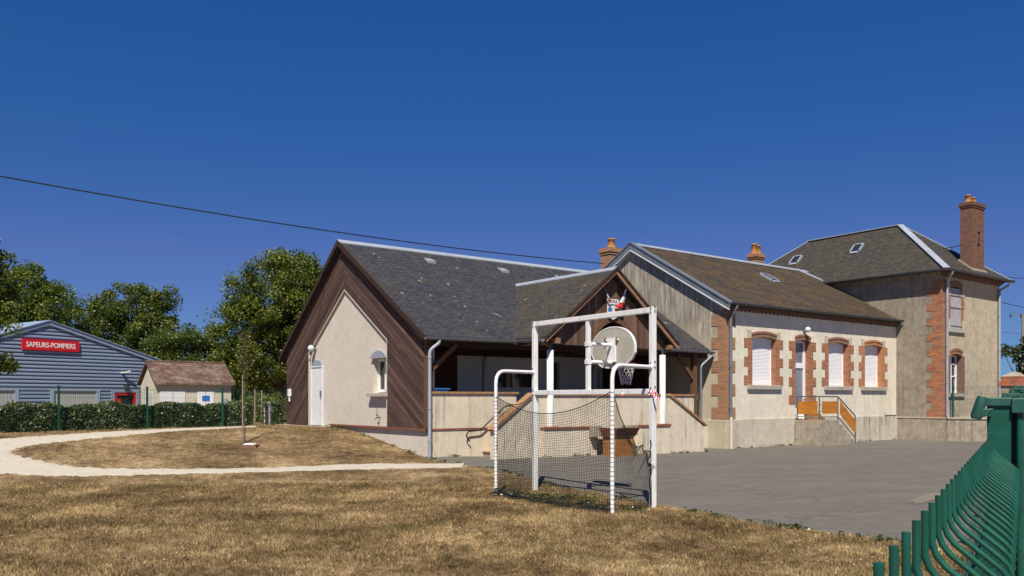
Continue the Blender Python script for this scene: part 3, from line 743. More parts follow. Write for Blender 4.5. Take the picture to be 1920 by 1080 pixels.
mb = MB(S); mb.box(6.58, 6.66, 5.06, 5.11, 1.95, 2.5); mb.box(5.8, 7.45, 5.06, 5.11, 1.95, 1.99); mb.build('frame', M['pvc'], ig)
mb = MB(S); mb.box(8.75, 9.5, 4.95, 4.995, .84, 2.85); mb.build('inner_door', M['bluedoor'] if 'bluedoor' in M else M['pvc'])
mb = MB(S); mb.box(10.72, 10.785, 2.78, 4.95, .84, 3.08); mb.box(10.60, 10.78, 2.60, 2.78, .84, 3.08); mb.build('inner_wood_wall', M['inwood'])
# posts, beams, braces
mb = MB(S); mb.box(.02, .19, .05, .2, .86, 3.1); mb.build('post', M['beam'])
mb = MB(S); mb.box(9.99, 10.14, .02, .17, .86, 3.05); mb.build('post', M['beam'])
mb = MB(S); mb.box(.2, 10.75, .10, .24, 2.93, 3.07); mb.build('eaves_beam', M['beamdark'])
mb = MB(S); mb.bar((.15, .13, 2.30), (.95, .13, 2.98), .09, .12); mb.build('brace', M['beam'])
mb = MB(S); mb.bar((10.0, .09, 2.25), (9.3, .09, 2.98), .09, .12); mb.build('brace', M['beam'])
for s, aa in ((-1, PC - 2.06), (1, PC + 2.22)):
    mb = MB(S); mb.box(aa - .07, aa + .07, -1.33, 4.0, 3.03, 3.17 if s < 0 else 3.15); mb.build('porch_beam', M['beaml'])
    mb = MB(S); mb.bar((aa, -1.05, 2.95), (aa + s * .42, -1.05, 3.12), .07, .07); mb.build('rafter_end', M['beaml'])
mb = MB(S); mb.box(PC - 2.0, PC + 2.2, 3.93, 4.07, 2.95, 3.08); mb.build('inner_beam', M['beamdark'])
for aa, bb in ((3.02, -1.12), (7.26, -1.12), (4.65, 4.0), (9.40, 4.0)):
    mb = MB(S); mb.lathe((aa, bb, 0), [(.088, .88), (.088, 2.86), (.05, 2.87)], 20); c = mb.build('column', M['white'])
    mb = MB(S); mb.tube([(aa, bb, 2.86), (aa, bb, 3.05)], .03, 8); mb.build('steel_pin', M['greenp'], c)
# terrace walls
mb = MB(S); mb.box(.10, 2.79, 0.0, .15, -.2, 1.73); mb.build('terrace_wall', M['terrace'])
mb = MB(S); mb.prism([(1.23, -1.10, -.2), (9.12, -1.10, -.2), (9.12, -1.10, .80), (7.57, -1.10, 1.69), (2.46, -1.10, 1.69), (1.23, -1.10, .83)], (0, .15, 0)); mb.build('terrace_wall', M['terrace'])
mb = MB(S); mb.box(7.75, 9.98, 0.02, .15, -.2, 1.70); mb.build('terrace_wall', M['terrace'])
mb = MB(S); mb.box(.04, 2.84, -.04, .19, 1.732, 1.785); mb.build('coping', M['tile'])
mb = MB(S); mb.box(2.46, 7.57, -1.14, -.91, 1.692, 1.745)
mb.build('coping', M['tile'])
mb = MB(S); mb.bar((1.16, -1.03, .83), (2.46, -1.03, 1.735), .24, .06); mb.build('coping', M['tile'])
mb = MB(S); mb.bar((7.57, -1.03, 1.725), (9.22, -1.03, .80), .24, .06); mb.build('coping', M['tile'])
mb = MB(S); mb.box(7.75, 9.98, -.02, .18, 1.70, 1.75); mb.build('coping', M['tile'])
mb = MB(S); mb.box(.10, 1.98, -.02, 0, .815, .862); mb.build('brick_course', M['course'])
for a0, a1 in ((2.70, 4.56), (6.20, 7.47)):
    mb = MB(S); mb.box(a0 + .02, a1 - .02, -1.25, -1.10, -.2, .82); lg = mb.build('column_ledge', M['terrace'])
    mb = MB(S); mb.box(a0, a1, -1.28, -1.10, .82, .87); mb.build('brick_course', M['course'], lg)
    mb = MB(S); cc = 3.02 if a0 < 5 else 7.26; mb.box(cc - .17, cc + .17, -1.27, -.98, .872, .89); mb.build('base_plate', M['tile'], lg)
mb = MB(S)
for k in range(5): mb.box(1.70 + k * .24, 2.79, -.95, 0, 0, .23 + .15 * k - .005)
st = mb.build('steps', M['concrete'])
mb = MB(S)
for k in range(5): mb.box(1.67 + k * .24, 1.92 + k * .24, -.95, 0, .227 + .15 * k, .25 + .15 * k)
mb.build('tile_nosing', M['tile'], st)
mb = MB(S)
for k in range(5): mb.box(7.57, 8.95 - k * .28, -.95, 0, 0, .23 + .15 * k - .005)
mb.build('steps', M['concrete'])
mb = MB(S); rods(mb, bent([(1.22, -.09, .52), (1.10, -.09, .66), (1.16, -.09, .77), (1.55, -.09, .80), (2.36, -.09, 1.42), (2.80, -.09, 1.42)], .08), .018, 8)
for a, z in ((1.6, .84), (2.2, 1.29), (2.75, 1.42)): rods(mb, [(a, -.09, z), (a, -.09, z - .05), (a, 0, z - .05)], .008, 6)
mb.build('handrail', M['black'])
# gutters and downpipes
for p_, q_ in (((-.16, -.16, 3.12), (2.62, -.16, 3.14)), ((2.62, -1.3, 3.12), (2.62, -.16, 3.14)), ((7.8, -.16, 3.14), (10.74, -.16, 3.12)), ((7.72, -1.3, 3.12), (7.72, -.16, 3.14))):
    mb = MB(S); gutter(mb, p_, q_); mb.build('gutter', M['zinc'])
mb = MB(S); rods(mb, bent([(.26, -.16, 3.06), (.24, -.16, 2.98), (.03, -.07, 2.80), (.03, -.07, .16)], .1), .045, 10)
for z in (2.6, 1.35, .55): mb.tube([(.03, -.07, z), (.03, -.07, z + .04)], .055, 10)
mb.build('downpipe', M['zincl'])
mb = MB(S); rods(mb, bent([(10.66, -.16, 3.06), (10.64, -.16, 2.98), (10.25, -.04, 2.65), (10.25, -.04, .9)], .1), .04, 10); mb.build('downpipe', M['zinc'])

# flags and shield on the porch gable
t = thing('shield_sign', 'small white shield shaped school sign between two tricolour flags', 'sign', (5.19, -1.2, 3.8))
def shield(t, a, b, z, w, h, e, mat, name):
    pts = [(a - w / 2, b, z + h), (a + w / 2, b, z + h), (a + w / 2, b, z + h * .22), (a + w * .3, b, z + h * .10), (a, b, z), (a - w * .3, b, z + h * .10), (a - w / 2, b, z + h * .22)]
    mb = MB(t); mb.prism(pts, (0, e, 0)); return mb.build(name, mat)
shield(t, 5.19, -1.21, 3.76, .42, .56, .02, M['white'], 'plate')
mb = MB(t); mb.box(5.0, 5.15, -1.216, -1.211, 3.98, 4.08); mb.build('blue_mark', M['bluep'])
mb = MB(t); mb.box(5.24, 5.38, -1.216, -1.211, 4.0, 4.08); mb.build('orange_mark', M['orange'])
def text(s, size, loc, rot, mat, name, parent, sx=1.0, ext=.004, off=0.0):
    cu = bpy.data.curves.new(name, 'FONT'); cu.body = s; cu.size = size; cu.align_x = 'CENTER'; cu.align_y = 'CENTER'; cu.extrude = ext; cu.offset = off
    tmp = bpy.data.objects.new('tmp', cu); COL.objects.link(tmp); dg = bpy.context.evaluated_depsgraph_get(); me = bpy.data.meshes.new_from_object(tmp.evaluated_get(dg))
    bpy.data.objects.remove(tmp); o = bpy.data.objects.new(name, me); COL.objects.link(o); me.materials.clear(); me.materials.append(mat)
    o.parent = parent; o.location = loc; o.rotation_euler = rot; o.scale = (sx, 1, 1); return o
ORG = TH[t.name]
text('ÉCOLE', .10, Vector((5.19, -1.214, 4.26)) - ORG, (R(90), 0, 0), M['navy'], 'lettering', t)
text('ÉLÉMENTAIRE', .055, Vector((5.19, -1.214, 4.16)) - ORG, (R(90), 0, 0), M['navy'], 'lettering', t)
def flag(label, foot, tip, sag, flare):
    t = thing('flag', label, 'flag', (foot[0], foot[1], foot[2]), group='flags on the porch gable')
    f = Vector(foot); e = Vector(tip); mb = MB(t); mb.tube([f, e], .01, 6); mb.build('pole', M['beaml'])
    mats = ((M['bluefl'], 0, .45), (M['whitefl'], .45, .75), (M['redfl'], .75, 1.0))
    for m_, t0, t1 in mats:
        mb = MB(t); vs = []; n = 10; K = 9
        for i in range(n + 1):
            q = t0 + (t1 - t0) * i / n; p = e.lerp(f, q) + Vector((0, -.02, -.03 * math.sin(q * 3))); wd = sag * (.18 + flare * q ** 1.5)
            for k_ in range(K):
                an = 2 * math.pi * k_ / K; rr = wd * (1 + .35 * math.sin(3 * an + q * 5)); vs.append(p + Vector((math.cos(an) * rr, math.sin(an) * rr * .5, 0)))
        mb.add(vs, [(i * K + k_, i * K + (k_ + 1) % K, (i + 1) * K + (k_ + 1) % K, (i + 1) * K + k_) for i in range(n) for k_ in range(K)] + [tuple(range(K)), tuple(range(n * K, n * K + K))][::-1], True)
        mb.build('cloth', m_)
flag('furled tricolour flag leaning left of the shield sign', (5.02, -1.25, 4.22), (4.74, -1.32, 4.66), .05, .7)
flag('half open tricolour flag leaning right of the shield sign', (5.36, -1.25, 4.10), (5.62, -1.32, 4.70), .10, 1.0)

# tub on terrace wall, planter box below the porch wall
t = thing('tub', 'blue plastic tub on the terrace wall beside the corner downpipe', 'tub', (.45, .30, 1.45))
mb = MB(t); mb.prism([(.15, .2, 1.60), (.72, .2, 1.60), (.78, .2, 1.84), (.10, .2, 1.84)], (0, .35, 0)); mb.build('body', M['bluep'], bevel=.015)
mb = MB(t); mb.box(.07, .81, .17, .58, 1.84, 1.87); mb.build('lid', M['bluep'], bevel=.01)
mb = MB(t); mb.box(.2, .7, .25, .5, .83, 1.6); mb.build('stand', M['inwhite'])
t = thing('planter', 'brown boarded planter box with flared red brick rim below the porch wall', 'planter', (4.75, -1.6, .06))
mb = MB(t); mb.box(4.57, 5.23, -1.95, -1.45, -.1, .60); mb.build('box', M['ply'], bevel=.01)
mb = MB(t)
for k in range(12):
    for (s0, s1, u0, u1) in ((0, 1, 0, 1),):
        x0 = 4.55 + k * .0585; x1 = x0 + .053; c = 4.9
        f = lambda x: c + (x - c) * 1.22
        mb.hexa([(x0, -1.97, .60), (x1, -1.97, .60), (x1, -1.90, .60), (x0, -1.90, .60)], [(f(x0), -2.10, .84), (f(x1), -2.10, .84), (f(x1), -2.03, .84), (f(x0), -2.03, .84)])
for s in (-1, 1):
    for k in range(6):
        y0 = -1.93 + k * .082; xx = 4.9 + s * .34; xt = 4.9 + s * .42; q = .035
        mb.hexa([(xx - q, y0, .60), (xx + q, y0, .60), (xx + q, y0 + .076, .60), (xx - q, y0 + .076, .60)], [(xt - q, y0 * 1.0 - .08 + k * .02, .84), (xt + q, y0 - .08 + k * .02, .84), (xt + q, y0 - .004 + k * .02, .84), (xt - q, y0 - .004 + k * .02, .84)])
mb.build('brick_rim', M['course'])
mb = MB(t); mb.box(4.58, 5.22, -1.98, -1.45, .6, .70); mb.build('soil', M['bark'])
mb = MB(t); mb.box(4.25, 4.55, -1.45, -1.255, .60, .88); mb.box(5.50, 5.9, -1.45, -1.255, .60, .88); mb.box(4.55, 5.50, -1.45, -1.255, .60, .80); mb.build('concrete_shelf', M['concrete'])

# ================================================================ classroom building (old wing with brick trim)
C = thing('classroom_building', 'old cream classroom wing with orange brick window surrounds, lichened slate roof and stained gable', 'school', (10.79, -.594, 0))
FB = -.594; A0, A1 = 10.79, 21.36
ZS, ZR = 3.58, .08
wins = [(12.14, 13.42, 2.06), (16.59, 17.84, 2.06), (19.02, 20.24, 2.06)]; dr = (14.56, 15.42, .90)
ops = [(w[0], w[1], w[2], ZS + ZR) for w in wins] + [(dr[0], dr[1], dr[2], ZS + ZR)]
mb = MB(C); wall_openings(mb, A0 + .26, A1, .93, lambda a: 4.66, ops, lambda a, z: (a, FB, z), (0, .32, 0)); mb.build('long_wall', M['oldrender'])
mb = MB(C); mb.box(A0 + .55, 14.44, FB - .05, FB + .3, -.3, .925); mb.box(15.6, A1, FB - .05, FB + .3, -.3, .925); mb.box(14.44, 15.6, FB - .01, FB + .3, -.3, .89); mb.build('plinth', M['plinth'])
CR = 3.46; CZ = 7.10
def topC(b): return (4.50 + (b - FB) * (CZ - .25 - 4.50) / (CR - FB)) if b < CR else (CZ - .25 - (b - CR) * (CZ - .25 - 4.5) / (CR - FB))
mb = MB(C); wall_openings(mb, FB, 7.5, -.3, topC, [], lambda b, z: (A0, b, z), (.26, 0, 0), breaks=(CR,)); mb.build('gable_wall', M['gablew'])
mb = MB(C); mb.box(A0, A1, 7.2, 7.5, -.3, 4.5); mb.build('rear_wall', M['gablew'])
zr = lambda b: 4.66 + (b + .80) * (CZ - 4.66) / (CR + .80) if b < CR else CZ - (b - CR) * (CZ - 4.66) / (CR + .80)
sec = [(-.80, 4.66), (CR, CZ), (7.72, 4.66), (7.72, 4.56), (CR, CZ - .12), (-.80, 4.56)]
roofC = slab_roof(C, 'roof', M['slateo'], sec, (10.82, 0, 0), lambda b, z: (10.69, b, z))
mb = MB(C)
for pts in ([(-.86, 4.66), (CR, 7.16), (CR, 6.86), (-.86, 4.40)], [(7.8, 4.66), (CR, 7.16), (CR, 6.86), (7.8, 4.40)]): mb.prism([(10.63, b, z) for b, z in pts], (.04, 0, 0))
for b0, b1 in ((-.86, CR), (7.8, CR)): mb.prism([(10.60, b0, 4.675), (10.60, b1, 7.175), (10.60, b1, 7.13), (10.60, b0, 4.63)], (.24, 0, 0))
vb = mb.build('verge_flashing', M['zinc'])
mb = MB(C)
for b0, b1 in ((-.86, CR), (7.8, CR)): mb.prism([(10.61, b0, 4.43), (10.61, b1, 6.89), (10.61, b1, 6.86), (10.61, b0, 4.40)], (.03, 0, 0))
mb.build('lower_edge', M['white'], vb)
mb = MB(C)
for b0, b1 in ((-.6, CR), (7.5, CR)): mb.prism([(10.68, b0, 4.52), (10.68, b1, 6.90), (10.68, b1, 6.86), (10.68, b0, 4.48)], (.105, 0, 0))
mb.build('soffit', M['inwhite'])
mb = MB(C)
for s in (-1, 1): mb.prism([(10.6, CR, CZ + .06), (10.6, CR + s * .14, CZ - .025), (10.6, CR + s * .14, CZ - .055), (10.6, CR, CZ + .03)], (10.8, 0, 0))
mb.build('ridge_cap', M['zincl'], roofC)
mb = MB(C); mb.prism([(20.9, CR, CZ + .02), (21.4, CR - 1.3, CZ - .74), (21.4, CR - 1.6, CZ - .90), (20.7, CR, CZ + .02)], (0, 0, .05)); mb.build('flashing', M['zincl'], roofC)
# eaves cornice in brick with dentils
mb = MB(C); mb.box(A0 + .02, A1, FB - .05, FB + .02, 4.50, 4.54); mb.box(A0 + .02, A1, FB - .11, FB + .02, 4.54, 4.60)
a = A0 + .05
while a < A1 - .1: mb.box(a, a + .10, FB - .06, FB + .02, 4.43, 4.50); a += .22
mb.build('brick_cornice', M['brickdark'])
mb = MB(C); gutter(mb, (10.66, -.88, 4.66), (21.30, -.88, 4.68), .08); mb.build('gutter', M['zincd'])
# quoins at the corner
mb = MB(C); z = .95; k = 0
while z < 4.38:
    h = min(.375, 4.42 - z); wide = k % 2 == 0; g = .56 if wide else .30; f_ = .37 if wide else .22
    mb.box(A0 - .015, A0 + .3, FB - .015, FB + g, z, z + h)
    mb.box(A0 + .3, A0 + f_ + .1, FB - .0155, FB + .1, z, z + h); z += .375; k += 1
mb.build('brick_quoin', M['brickold'])
mb = MB(C); mb.box(A0 - .03, A0 + .54, FB - .05, FB + .75, -.3, .93); mb.build('corner_stone', M['lime'], bevel=.02)
# openings
def arch_lintel(t, a0, a1, zs, rise, b, mat, parent, thick=.19, proud=.03, depth=.20):
    mb = MB(t); n = 12; am = (a0 + a1) / 2; hw = (a1 - a0) / 2 + .03
    def arc(u, off): return zs + off + rise * (1 - ((u - am) / hw) ** 2)
    vs = []
    for k in range(n):
        u0 = am - hw + 2 * hw * k / n; u1 = am - hw + 2 * hw * (k + 1) / n
        mb.hexa([(u0, b - proud, arc(u0, 0)), (u1, b - proud, arc(u1, 0)), (u1, b + depth, arc(u1, 0)), (u0, b + depth, arc(u0, 0))],
                [(u0, b - proud, arc(u0, thick * .6)), (u1, b - proud, arc(u1, thick * .6)), (u1, b + depth, arc(u1, thick * .6)), (u0, b + depth, arc(u0, thick * .6))])
        mb.hexa([(u0, b - proud - .02, arc(u0, thick * .6)), (u1, b - proud - .02, arc(u1, thick * .6)), (u1, b + .05, arc(u1, thick * .6)), (u0, b + .05, arc(u0, thick * .6))],
                [(u0, b - proud - .02, arc(u0, thick)), (u1, b - proud - .02, arc(u1, thick)), (u1, b + .05, arc(u1, thick)), (u0, b + .05, arc(u0, thick))])
    return mb.build('brick_arch', mat, parent)
def surround(t, a0, a1, z0, zs, b, mat, parent, wl=.42, nl=.22, depth=.17, h=None, proud=.014, n=5, first=0):
    mb = MB(t); h = (zs - z0) / n
    for side in (0, 1):
        mb = MB(t)
        for k in range(n):
            w = wl if (k + first) % 2 == 0 else nl; za = z0 + k * h; zb_ = za + h
            if side == 0: mb.box(a0 - w, a0 + .004, b - proud, b + depth, za, zb_)
            else: mb.box(a1 - .004, a1 + w, b - proud, b + depth, za, zb_)
        o = mb.build('brick_surround', mat, parent)
    return o
mats = [M['brick'], M['brick'], M['brickb']]
for q, (a0, a1, z0) in enumerate(wins):
    mb = MB(C); z = z0 + .04; mb.box(a0, a1, FB + .19, FB + .22, z0, ZS + .2)
    while z < ZS + ZR: mb.add([(a0 + .03, FB + .188, z), (a1 - .03, FB + .188, z), (a1 - .03, FB + .176, z + .012), (a0 + .03, FB + .176, z + .012), (a1 - .03, FB + .176, z + .034), (a0 + .03, FB + .176, z + .034), (a1 - .03, FB + .188, z + .046), (a0 + .03, FB + .188, z + .046)], [(0, 1, 2, 3), (3, 2, 4, 5), (5, 4, 6, 7)]); z += .0475
    mb.box(a0, a0 + .035, FB + .165, FB + .19, z0, ZS + .2); mb.box(a1 - .035, a1, FB + .165, FB + .19, z0, ZS + .2); mb.box(a0, a1, FB + .15, FB + .19, ZS - .10, ZS + .2)
    sh = mb.build('roller_shutter', M['pvc'])
    surround(C, a0, a1, z0, ZS + .01, FB, mats[q], sh); arch_lintel(C, a0, a1, ZS, ZR, FB, M['brickb'] if q == 2 else M['brickarch'], sh)
    mb = MB(C); mb.box(a0 - .28, a1 + .28, FB - .09, FB + .17, z0 - .15, z0 - .002); mb.build('sill', M['stone'], sh, bevel=.012)
    for q0, q1 in ((a0 - .26, a0 - .05), (a1 + .05, a1 + .26)): mb = MB(C); mb.box(q0, q1, FB - .02, FB + .1, ZS + .012, ZS + .28); mb.build('springer_stone', M['lime'], sh)
a0, a1, z0 = dr
mb = MB(C)
for u0, u1 in ((a0, a0 + .08), (a1 - .12, a1)): mb.box(u0, u1, FB + .17, FB + .23, z0, ZS + ZR + .05)
for q0, q1 in ((.90, 1.28), (2.68, 2.86), (3.56, 3.78)): mb.box(a0 + .08, a1 - .12, FB + .17, FB + .23, q0, q1)
d_ = mb.build('door', M['pvc'])
mb = MB(C); mb.box(a0 + .08, a1 - .12, FB + .20, FB + .21, 1.28, 2.68); mb.box(a0 + .08, a1 - .12, FB + .20, FB + .21, 2.86, 3.56); mb.build('pane', M['paleglass'], d_)
mb = MB(C); mb.box(a1 - .10, a1 - .07, FB + .13, FB + .17, 1.55, 1.62); mb.box(a1 - .20, a1 - .07, FB + .115, FB + .13, 1.58, 1.60); mb.build('handle', M['zinc'], d_)
surround(C, a0, a1, 1.42, ZS + .01, FB, M['brick'], d_, n=7, wl=.38, nl=.20); arch_lintel(C, a0, a1, ZS, ZR, FB, M['brickarch'], d_)
for q0, q1 in ((a0 - .24, a0 - .05), (a1 + .05, a1 + .24)): mb = MB(C); mb.box(q0, q1, FB - .02, FB + .1, ZS + .012, ZS + .28); mb.build('springer_stone', M['oldrender'], d_)
lathe_lamp(C, (15.07, FB, 3.98), (0, -1, 0))
mb = MB(C); rods(mb, bent([(10.98, -.88, 4.58), (10.97, -.88, 4.5), (10.93, -.68, 4.2), (10.93, -.68, 1.0)], .1), .047, 10)
for z in (3.9, 2.6, 1.3): mb.tube([(10.93, -.68, z), (10.93, -.68, z + .04)], .06, 10)
dp = mb.build('downpipe', M['zinc'])
mb = MB(C); rods(mb, [(10.93, -.70, 1.02), (10.93, -.70, -.02)], .055, 10); mb.build('cast_foot', M['cabin'], dp)
mb = MB(C); rods(mb, [(20.45, FB - .03, .98), (21.3, FB - .03, .98)], .025, 6); mb.build('cable_duct', M['stone'])
# skylight and chimneys
def skylight(t, c, ex, es, w, l, parent, mat=None):
    """c centre; ex unit along eave; es unit up the slope"""
    ex = Vector(ex).normalized(); es = Vector(es).normalized(); n = ex.cross(es).normalized()
    if n.z < 0: n = -n
    c = Vector(c)
    mb = MB(t)
    def P(u, v, h): return c + ex * u + es * v + n * h
    def bx(u0, u1, v0, v1, h0, h1): mb.hexa([P(u0, v0, h0), P(u1, v0, h0), P(u1, v1, h0), P(u0, v1, h0)], [P(u0, v0, h1), P(u1, v0, h1), P(u1, v1, h1), P(u0, v1, h1)])
    f = .05
    bx(-w / 2, w / 2, -l / 2 - .12, -l / 2, -.02, .05); bx(-w / 2, w / 2, l / 2, l / 2 + f, -.02, .07); bx(-w / 2 - f, -w / 2, -l / 2, l / 2, -.02, .08); bx(w / 2, w / 2 + f, -l / 2, l / 2, -.02, .08)
    s_ = mb.build('skylight', M['zincl'], parent)
    mb = MB(t); bx(-w / 2, w / 2, -l / 2, l / 2, 0, .055); mb.build('pane', M['glass'], s_)
ks = (CZ - 4.66) / (CR + .80)
skylight(C, (16.65, 1.95, 4.66 + 2.75 * ks), (1, 0, 0), (0, 1, ks), .38, .62, roofC)
def chimney(t, a0, a1, b0, b1, z0, z1, cap, pots, mat, parent='T', potmat='terracotta'):
    mb = MB(t); mb.box(a0, a1, b0, b1, z0, z1); ch = mb.build('chimney', mat, parent)
    mb = MB(t); mb.box(a0 - .03, a1 + .03, b0 - .03, b1 + .03, z1, z1 + cap * .35); mb.box(a0 - .06, a1 + .06, b0 - .06, b1 + .06, z1 + cap * .35, z1 + cap * .7); mb.box(a0 - .03, a1 + .03, b0 - .03, b1 + .03, z1 + cap * .7, z1 + cap)
    mb.build('cap', mat, ch)
    for (pa, pb, h, r) in pots:
        mb = MB(t); zt = z1 + cap; mb.lathe((pa, pb, zt), [(r * 1.15, 0), (r * 1.0, h * .15), (r * .72, h * .8), (r * .85, h * .82), (r * .85, h * .95), (r * .6, h * .97), (r * .6, h * .8)], 14); mb.build('chimney_pot', M[potmat], ch)
    return ch
chimney(C, 11.32, 11.98, 5.2, 5.7, 5.3, 7.06, .26, [(11.64, 5.45, .40, .17)], M['chimney2'] if 'chimney2' in M else M['brickold'])
chimney(C, 19.15, 19.72, 4.4, 4.8, 6.0, 7.58, .22, [(19.3, 4.6, .46, .14), (19.57, 4.6, .42, .14)], M['brickold'])
# landing with steps and railing
mb = MB(C); LB = -1.62
mb.box(14.44, 15.62, LB, FB - .06, -.3, .875)
for k in range(5): mb.box(15.62 + k * .23, 15.62 + (k + 1) * .23, LB, FB - .06, -.3, .875 - .165 * (k + 1))
ld = mb.build('landing', M['concrete'], bevel=.008)
rl = MB(C); r = .022
pA, pB, pC, pD = (14.50, FB - .12), (14.50, LB + .06), (15.62, LB + .06), (16.72, LB + .06)
top = 1.68; rods(rl, bent([(pA[0], pA[1], .9), (pA[0], pA[1], top), (pB[0], pB[1], top), (pC[0], pC[1], top), (pD[0], pD[1], 1.0), (pD[0], pD[1], .05)], .06, 4), r, 8)
for x, y, zb_, zt in ((pB[0], pB[1], .87, top), (pC[0], pC[1], .87, top)): rods(rl, [(x, y, zb_), (x, y, zt)], r, 8)
for z in (.99, ):
    rods(rl, [(pA[0], pA[1], z), (pB[0], pB[1], z), (pC[0], pC[1], z), (pD[0], pD[1], .22)], .018, 6)
rods(rl, [(pA[0], pA[1], 1.18), (pB[0], pB[1], 1.18), (pC[0], pC[1], 1.18)], .010, 6); rods(rl, [(pA[0], pA[1], 1.40), (pB[0], pB[1], 1.40), (pC[0], pC[1], 1.40)], .010, 6)
rail = rl.build('railing', M['steelg'])
mb = MB(C); mb.box(pA[0] - .04, pA[0] - .025, pB[1] + .05, pA[1] - .05, 1.08, 1.52); mb.build('panel', M['orange'], rail)
mb = MB(C); mb.box(pB[0] + .12, pC[0] - .08, LB + .02, LB + .035, 1.10, 1.52); mb.build('panel', M['orange'], rail)
mb = MB(C); mb.prism([(pC[0] + .08, LB + .02, 1.08), (pD[0] - .03, LB + .02, .38), (pD[0] - .03, LB + .02, .82), (pC[0] + .08, LB + .02, 1.54)], (0, .015, 0)); mb.build('panel', M['orange'], rail)
mb = MB(C)
for k in range(17):
    a = 14.75 + k * .115; zb_ = .88 if a < 15.6 else max(.10, .875 - .165 * (1 + int((a - 15.62) / .23))); zt = 1.12 if a < 15.6 else 1.12 - (a - 15.6) * .64
    mb.box(a, a + .05, -.86, -.83, zb_, zt)
mb.bar((14.7, -.845, 1.05), (15.6, -.845, 1.05), .02, .07); mb.bar((15.6, -.845, 1.05), (16.7, -.845, .34), .02, .07)
mb.build('slatted_rail', M['ply'], rail)

# ================================================================ two storey house at the end
Hh = thing('house', 'two storey rough grey rendered house with toothed brick corners and hipped slate roof', 'house', (21.35, -2.38, 0))
HA, HA2, HB, HB2 = 21.35, 26.25, -2.38, 7.6
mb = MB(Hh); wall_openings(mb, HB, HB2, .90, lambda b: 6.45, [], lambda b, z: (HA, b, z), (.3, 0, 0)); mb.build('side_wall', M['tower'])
hw = [(21.99, 22.92, 4.30, 5.92), (21.99, 22.90, 1.83, 3.34)]
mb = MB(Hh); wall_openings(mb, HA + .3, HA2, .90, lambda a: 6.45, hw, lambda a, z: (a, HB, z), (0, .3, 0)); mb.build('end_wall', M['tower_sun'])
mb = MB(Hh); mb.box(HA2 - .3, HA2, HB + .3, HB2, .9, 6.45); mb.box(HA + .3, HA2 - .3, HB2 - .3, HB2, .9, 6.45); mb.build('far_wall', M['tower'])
mb = MB(Hh); mb.box(HA - .04, HA2 + .03, HB - .04, HB2, -.3, .86); mb.build('plinth', M['plinth2'] if 'plinth2' in M else M['concrete'])
mb = MB(Hh); mb.box(HA - .06, HA2 + .03, HB - .06, HB2, .86, .905); mb.build('plinth_ledge', M['lime'])
mb = MB(Hh); z = .905; k = 0
while z < 6.0:
    h = .29; wide = k % 2 == 0; g = .58 if wide else .38; f_ = .16 if wide else .10
    mb.box(HA - .015, HA + .3, HB - .015, HB + g, z, z + h); mb.box(HA + .3, HA + .3 + .005, HB - .015, HB + .1, z, z + h); z += h; k += 1
mb.build('brick_quoin', M['brickb2'] if 'brickb2' in M else M['brick'])
mb = MB(Hh); z = .905; k = 0
while z < 6.1:
    f_ = .16 if k % 2 == 0 else .10; mb.box(HA2 - f_, HA2 + .015, HB - .015, HB + .5, z, z + .29); z += .29; k += 1
mb.build('brick_quoin', M['brickold'])
mb = MB(Hh); mb.box(HA - .04, HA2 + .04, HB - .06, HB + .02, 6.25, 6.33); mb.box(HA - .10, HA2 + .12, HB - .13, HB + .02, 6.33, 6.42); mb.build('brick_cornice', M['brickdark'])
mb = MB(Hh); mb.box(HA - .05, HA + .02, HB + .02, HB2, 6.27, 6.34); mb.box(HA - .11, HA + .02, HB + .02, HB2, 6.34, 6.42); mb.build('plaster_cornice', M['concrete'])
E_ = [(21.02, -2.70, 6.48), (26.62, -2.70, 6.48), (26.62, 8.0, 6.48), (21.02, 8.0, 6.48)]; R0 = (23.82, .55, 8.95); R1 = (23.82, 4.90, 8.90)
mb = MB(Hh); mb.add(E_ + [R0, R1], [(0, 1, 4), (1, 2, 5, 4), (2, 3, 5), (3, 0, 4, 5)]); mb.add([(p[0], p[1], 6.42) for p in E_], [(3, 2, 1, 0)])
mb.add(E_ + [(p[0], p[1], 6.42) for p in E_], [(1, 0, 4, 5), (2, 1, 5, 6), (3, 2, 6, 7), (0, 3, 7, 4)]); roofH = mb.build('roof', M['slatet'])
mb = MB(Hh)
def cap(p, q, w, h=.035):
    p = Vector(p); q = Vector(q); mb.bar(p + Vector((0, 0, .01)), q + Vector((0, 0, .01)), w, h)
cap(R0, R1, .22); cap(R0, E_[0], .26, .04); cap(R0, E_[1], .12); cap(R1, E_[3], .16); cap(R1, E_[2], .12)
mb.build('hip_cap', M['zincl'], roofH)
for p_, q_ in (((20.96, -2.70, 6.47), (20.96, 8.0, 6.47)), ((26.66, -2.76, 6.47), (21.0, -2.76, 6.47))):
    mb = MB(Hh); gutter(mb, p_, q_, .08); mb.build('gutter', M['zincd'])
nH = Vector((-2.47, 0, 2.8)).normalized()
for a, b in ((22.96, 4.87), (23.12, 1.99)):
    skylight(Hh, (a - .35, b - .1, 6.48 + (a - .35 - 21.02) * 2.47 / 2.8), (0, 1, 0), (2.8, 0, 2.47), .36, .5, roofH)
chH = chimney(Hh, 23.86, 24.92, -2.36, -1.90, 6.5, 9.22, .22, [(24.12, -2.08, .34, .14), (24.48, -2.10, .28, .15)], M['chimney'])
mb = MB(Hh); c = (24.42, -2.375); rods(mb, [(c[0], c[1], 7.75), (c[0], c[1], 8.30)], .018, 6)
for z, s in ((7.75, -1), (8.30, 1)):
    for q in (-1, 1): rods(mb, bent([(c[0], c[1], z - s * .06), (c[0] + q * .05, c[1], z), (c[0] + q * .10, c[1], z - s * .05)], .03, 3), .014, 5)
mb.build('wall_tie', M['black'], chH)
